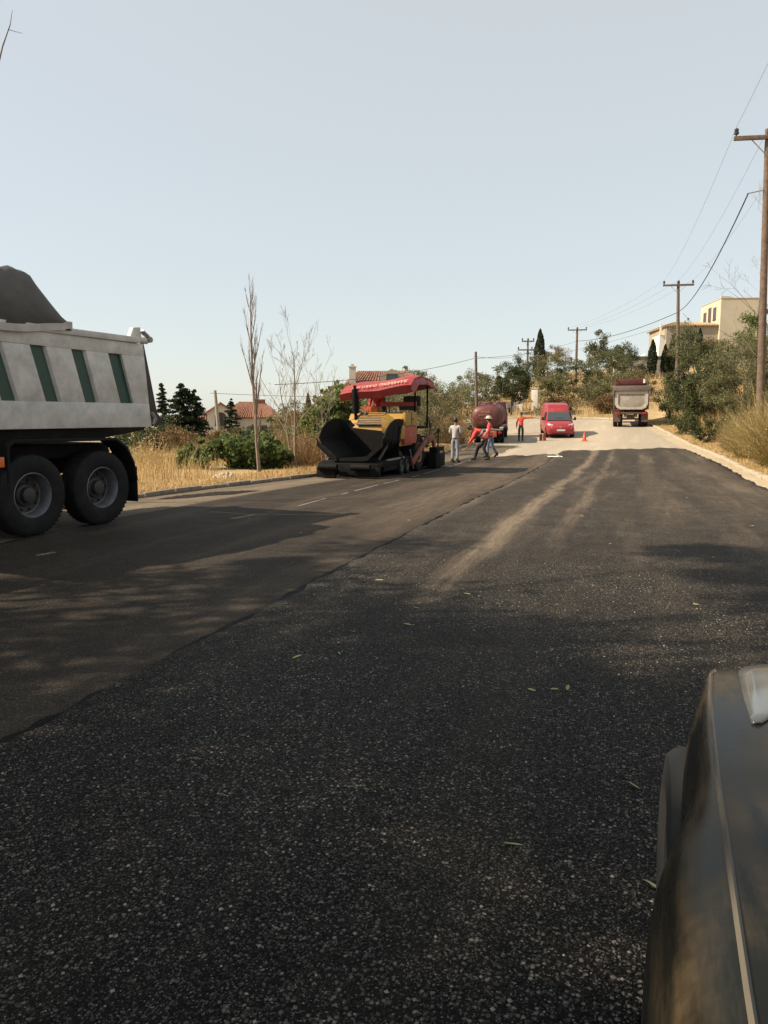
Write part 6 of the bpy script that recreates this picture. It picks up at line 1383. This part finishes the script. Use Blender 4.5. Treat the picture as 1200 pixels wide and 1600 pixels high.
M_SHUT = mat('brown_shutter', (.15, .085, .05), (.10, .06, .04), rough=.7); M_TIMB = mat('dark_timber', (.06, .04, .03), rough=.8)
def roll_tiles(root, c00, c10, c11, c01, m, pitch=.24, name='roof'):
    """sloping tile field: barrel rows that run from eave (c00-c10) to ridge (c01-c11)"""
    a, b_, c, d = [Vector(q) for q in (c00, c10, c11, c01)]; nrm = (b_ - a).cross(d - a).normalized()
    if nrm.z < 0: nrm = -nrm
    mb = MB(); plate(mb, [a, b_, c, d], -.10 if (b_ - a).cross(d - a).z > 0 else .10)
    n_ = max(2, int((b_ - a).length / pitch))
    for i in range(n_):
        t = (i + .5) / n_; p = a.lerp(b_, t) + nrm * .03; q = d.lerp(c, t) + nrm * .03; mb.tube([p, q], pitch * .36, 6)
    return mb.build(name, m, root, merge=False)
def window(root, p, u, wd, h, m_frame, nrm, m_pane=None, arch=False, bars=True, sill=True):
    """framed opening on a wall; p = lower left corner on the wall face, u along the wall, nrm outwards"""
    p = Vector(p); u = Vector(u).normalized(); nrm = Vector(nrm).normalized(); up = Vector((0, 0, 1)); f = MB(); t = .09
    def bx(a0, a1, z0, z1, d0, d1): f.hexa([p + u * a + up * z + nrm * d for a, z, d in ((a0, z0, d0), (a1, z0, d0), (a1, z0, d1), (a0, z0, d1), (a0, z1, d0), (a1, z1, d0), (a1, z1, d1), (a0, z1, d1))])
    bx(-t, 0, -t, h + t, -.02, .06); bx(wd, wd + t, -t, h + t, -.02, .06); bx(0, wd, h, h + t, -.02, .06); bx(0, wd, -t, 0, -.02, .06)
    if bars: bx(wd / 2 - .03, wd / 2 + .03, 0, h, -.01, .035); bx(0, wd, h * .5 - .025, h * .5 + .025, -.01, .03)
    w_ = f.build('window', m_frame, root)
    g = MB(); g.hexa([p + u * a + up * z + nrm * d for a, z, d in ((0, 0, .004), (wd, 0, .004), (wd, 0, .015), (0, 0, .015), (0, h, .004), (wd, h, .004), (wd, h, .015), (0, h, .015))]); g.build('pane', m_pane or M_GL, w_)
    if sill: g = MB(); g.hexa([p + u * a + up * z + nrm * d for a, z, d in ((-.15, -.16, 0), (wd + .15, -.16, 0), (wd + .15, -.16, .16), (-.15, -.16, .16), (-.15, -.09, 0), (wd + .15, -.09, 0), (wd + .15, -.09, .16), (-.15, -.09, .16))]); g.build('sill', m_frame, w_)
    return w_
# villa on the right skyline
zv = landz(6, 112)
VI = thing('villa', 'large beige villa with flat tower and tiled roof on the hill', 'house', (3.9, 111.6, 6.0), R(13))
b = MB(); b.box(0, 6.698, 0, 9, 0, 7.55); b.build('wall', M_WALLB, VI)
b = MB(); b.box(-.75, 0, .5, 4.2, 0, 6.4); b.box(-.75, -.55, .3, .5, 6.4, 7.9); b.build('west_wing', M_WALLW, VI)
b = MB(); b.box(6.7, 11.5, -.6, 7.6, 0, 10.95); tw = b.build('tower', M_WALLT, VI)
b = MB(); b.prism([(6.65, 11.012), (8.4, 11.012), (7.8, 11.2), (6.65, 11.25)], 'y', -.65, -.4); b.build('parapet', M_WALLT, tw)
b = MB(); b.box(11.502, 11.7, -.5, -.2, 2, 10.8); b.build('downpipe', mat('grey_pipe', (.20, .18, .16), rough=.6), tw)
b = MB(); b.box(6.64, 11.56, -.66, 7.66, 10.952, 11.01); b.build('coping', M_WALLT, tw)
roll_tiles(VI, (-.3, -.3, 7.55), (6.65, -.3, 7.55), (6.65, 4.6, 8.35), (2.2, 4.6, 8.45), M_TILEY, .34)
roll_tiles(VI, (-.3, 9.2, 7.55), (-.3, -.3, 7.55), (2.2, 4.6, 8.45), (2.2, 4.8, 8.45), M_TILEY, .34)
for (y, z, h) in ((3.2, 8.6, 2.0), (1.2, 9.0, 1.4), (5.2, 8.9, 1.3)): window(tw, (6.698, y + .9, z - .4), (0, -1, 0), .9, h, M_SHUT, (-1, 0, 0), M_SHUT if h > 2 else None)
for (y, z) in ((2.4, 3.6), (2.4, .8)): window(VI, (-.752, y + .9, z), (0, -1, 0), .9, 1.7, M_SHUT, (-1, 0, 0))
b = MB(); b.box(-2.4, -.75, 1.0, 5.2, 3.0, 3.2); b.box(-2.4, -2.25, 1.0, 1.15, 0, 3.0); b.box(-2.4, -2.3, 1.0, 5.2, 3.2, 4.0); b.build('balcony', M_WALLW, VI, bevel=.02)
b = MB(); b.box(4.4, 4.6, -.12, 0, 3.1, 3.3); b.lathe([(0, .0), (.05, .14), (.2, .1), (.25, .0)], (4.5, -.2, 2.95), 'z', 1, 12); b.build('wall_lamp', M_PLATE, VI)
AN = thing('annex', 'low white annex with flat roof below the villa', 'outbuilding', (-1.55, 103.6, landz(-.5, 104) - .6), R(13))
b = MB(); b.box(0, 5.4, 0, 4.0, 0, 3.0); b.build('wall', M_WALLG, AN); b = MB(); b.box(-.9, 0, .3, 4.0, 0, 2.9); b.build('porch', M_WALLW, AN)
b = MB(); b.box(-1.0, 5.5, -.1, 4.1, 3.002, 3.14); b.build('roof', M_WALLG, AN)
for y in (.9, 2.4): window(AN, (-.902, y + .7, .9), (0, -1, 0), .7, 1.3, M_SHUT, (-1, 0, 0))
# pale gabled house across the field
HL = thing('gabled_house', 'pale gabled house with red tiled roof across the field', 'house', (-62.9, 106.0, -4.2), R(30))
M_WHG = mat('grey_white_render', (.52, .49, .44), (.45, .42, .375), rough=.92, scale=.8)
def house(root, W, D, he, hr, m_wall, m_roof, ov=.5):
    """gable faces -y; ridge runs along y"""
    b_ = MB(); b_.prism([(0, 0), (W, 0), (W, he), (W / 2, hr), (0, he)], 'y', 0, D); b_.build('wall', m_wall, root)
    sl = (hr - he) / (W / 2)
    roll_tiles(root, (-ov, -ov, he - ov * sl + .06), (-ov, D + ov, he - ov * sl + .06), (W / 2, D + ov, hr + .06), (W / 2, -ov, hr + .06), m_roof, .36)
    roll_tiles(root, (W + ov, -ov, he - ov * sl + .06), (W + ov, D + ov, he - ov * sl + .06), (W / 2, D + ov, hr + .06), (W / 2, -ov, hr + .06), m_roof, .36)
    b_ = MB(); b_.tube([(W / 2, -ov, hr + .1), (W / 2, D + ov, hr + .1)], .14, 8); b_.build('ridge', m_roof, root)
house(HL, 4.2, 9.0, 6.3, 7.7, M_WHG, M_TILE)
window(HL, (1.3, -.002, 4.4), (1, 0, 0), 1.5, 1.2, M_TIMB, (0, -1, 0)); window(HL, (1.3, -.002, 1.6), (1, 0, 0), 1.5, 1.5, M_TIMB, (0, -1, 0))
b = MB(); b.prism([(1.3 + .75 + .85 * math.cos(a), 5.7 + .65 * math.sin(a)) for a in [math.pi * k / 10 for k in range(11)]], 'y', -.06, -.003); b.build('arch_window', M_TIMB, HL)
b = MB(); b.box(1.95, 2.1, -.08, -.02, .2, 5.6); b.build('drainpipe', M_TIMB, HL)
HR = thing('tiled_wing', 'lower wing of the pale house with red hipped roof', 'house', (-60.0, 110.5, -4.2), R(30))
b = MB(); b.box(-3.0, 6.6, 0, 8, 0, 5.6); b.build('wall', M_WALLG, HR)
roll_tiles(HR, (-3.4, -.4, 5.5), (7.0, -.4, 5.5), (4.4, 4, 8.0), (.5, 4, 8.0), M_TILE, .36); roll_tiles(HR, (7.0, -.4, 5.5), (7.0, 8.4, 5.5), (4.4, 4.2, 8.0), (4.4, 4.0, 8.0), M_TILE, .36); roll_tiles(HR, (-3.4, -.4, 5.5), (-3.4, 8.4, 5.5), (.5, 4.2, 8.0), (.5, 4.0, 8.0), M_TILE, .36)
b = MB(); b.box(3.0, 4.6, 3.4, 4.6, 7.4, 8.5); b.build('chimney', M_TILE, HR)
for x in (-1.6, 3.6, 5.2): window(HR, (x, -.002, 2.8), (1, 0, 0), .9, 1.4, M_TIMB, (0, -1, 0))
LW = thing('low_house', 'low white house with red roof behind the conifers', 'house', (-69.0, 109.0, -4.2), R(30))
b = MB(); b.box(0, 7, 0, 6, 0, 4.6); b.build('wall', M_WALLW, LW); roll_tiles(LW, (-.4, -.4, 4.6), (7.4, -.4, 4.6), (7.4, 3.0, 6.6), (-.4, 3.0, 6.6), M_TILE, .36); roll_tiles(LW, (-.4, 6.4, 4.6), (7.4, 6.4, 4.6), (7.4, 3.0, 6.6), (-.4, 3.0, 6.6), M_TILE, .36)
for x in (1.2, 4.4): window(LW, (x, -.002, 1.6), (1, 0, 0), 1.0, 1.5, M_TIMB, (0, -1, 0))
# house behind the paver
HC = thing('tiled_house', 'house with orange tiled roof and tall chimney behind the paver', 'house', (-24.6, 65.8, -.8), R(16))
b = MB(); b.box(0, 6.6, 0, 7, 0, 5.0); b.build('wall', M_WALLG, HC)
roll_tiles(HC, (-.5, -.5, 4.85), (7.1, -.5, 4.85), (5.6, 3.4, 6.5), (.8, 3.4, 6.5), M_TILE, .30); roll_tiles(HC, (-.5, 7.4, 4.85), (-.5, -.5, 4.85), (.8, 3.4, 6.5), (.8, 3.6, 6.5), M_TILE, .30); roll_tiles(HC, (7.1, -.5, 4.85), (7.1, 7.4, 4.85), (5.6, 3.6, 6.5), (5.6, 3.4, 6.5), M_TILE, .30)
b = MB(); b.box(.15, .72, .3, .85, 4.4, 6.75); b.box(.1, .77, .25, .9, 6.75, 6.85); b.box(.3, .57, .45, .7, 6.85, 7.05); b.build('chimney', M_WALLG, HC)
b = MB(); b.prism([(2.9, 5.2), (5.1, 5.2), (5.1, 6.1), (4.0, 6.65), (2.9, 6.1)], 'y', .9, 3.2); dm = b.build('dormer', M_WALLB, HC); window(dm, (3.6, .898, 5.55), (1, 0, 0), .8, .55, M_TIMB, (0, -1, 0), sill=False, bars=False)
for x in (1.0, 3.4, 5.2): window(HC, (x, -.002, 3.0), (1, 0, 0), .8, 1.3, M_SHUT, (0, -1, 0))
# white gate pillars and wall beyond the bend
for k, (x, y, wd, h, lb) in enumerate([(-10.7, 78.4, .42, 1.75, 'white gate pillar behind the dense tree trunk'), (-9.4, 78.9, .62, 2.1, 'wider white gate pillar beside the withered shrub')]):
    q = thing('gate_pillar', lb, 'pillar', (x, y, landz(x, y) - .05)); b = MB(); b.box(-wd / 2, wd / 2, -wd / 2, wd / 2, 0, h); b.build('shaft', M_WALLW, q, bevel=.02); b = MB(); b.box(-wd / 2 - .06, wd / 2 + .06, -wd / 2 - .06, wd / 2 + .06, h + .002, h + .1); b.build('cap', M_WALLW, q, bevel=.02)
b = MB(); b.box(-3.2, -.4, -.12, .12, 0, 1.1); o = b.build('boundary_wall', M_WALLW, bevel=.02); o.location = (-10.6, 78.4, landz(-12, 78.4) - .15); tag(o, 'low white boundary wall running left from the gate pillar', 'wall')
for k, (x, y, wd, h, m_, lb) in enumerate([(-4.4, 158.0, 3.0, 1.6, M_WALLW, 'tiny white house on the far ridge'), (-2.6, 164.0, 3.0, 1.8, M_TILE, 'tiny reddish house on the far ridge by the annex')]):
    z_ = landz(x, y) - 4.6; q = thing('ridge_house', lb, 'house', (x, y, z_ - .3), R(12)); b = MB(); b.box(-wd / 2, wd / 2, -2, 2, 0, h); b.build('wall', m_, q)
    roll_tiles(q, (-wd / 2 - .2, -2.2, h), (wd / 2 + .2, -2.2, h), (wd / 2 + .2, 0, h + .8), (-wd / 2 - .2, 0, h + .8), M_TILE, .4); roll_tiles(q, (-wd / 2 - .2, 2.2, h), (wd / 2 + .2, 2.2, h), (wd / 2 + .2, 0, h + .8), (-wd / 2 - .2, 0, h + .8), M_TILE, .4)
    window(q, (-.5, -2.002, 1.2), (1, 0, 0), 1.0, 1.2, M_TIMB, (0, -1, 0), sill=False)
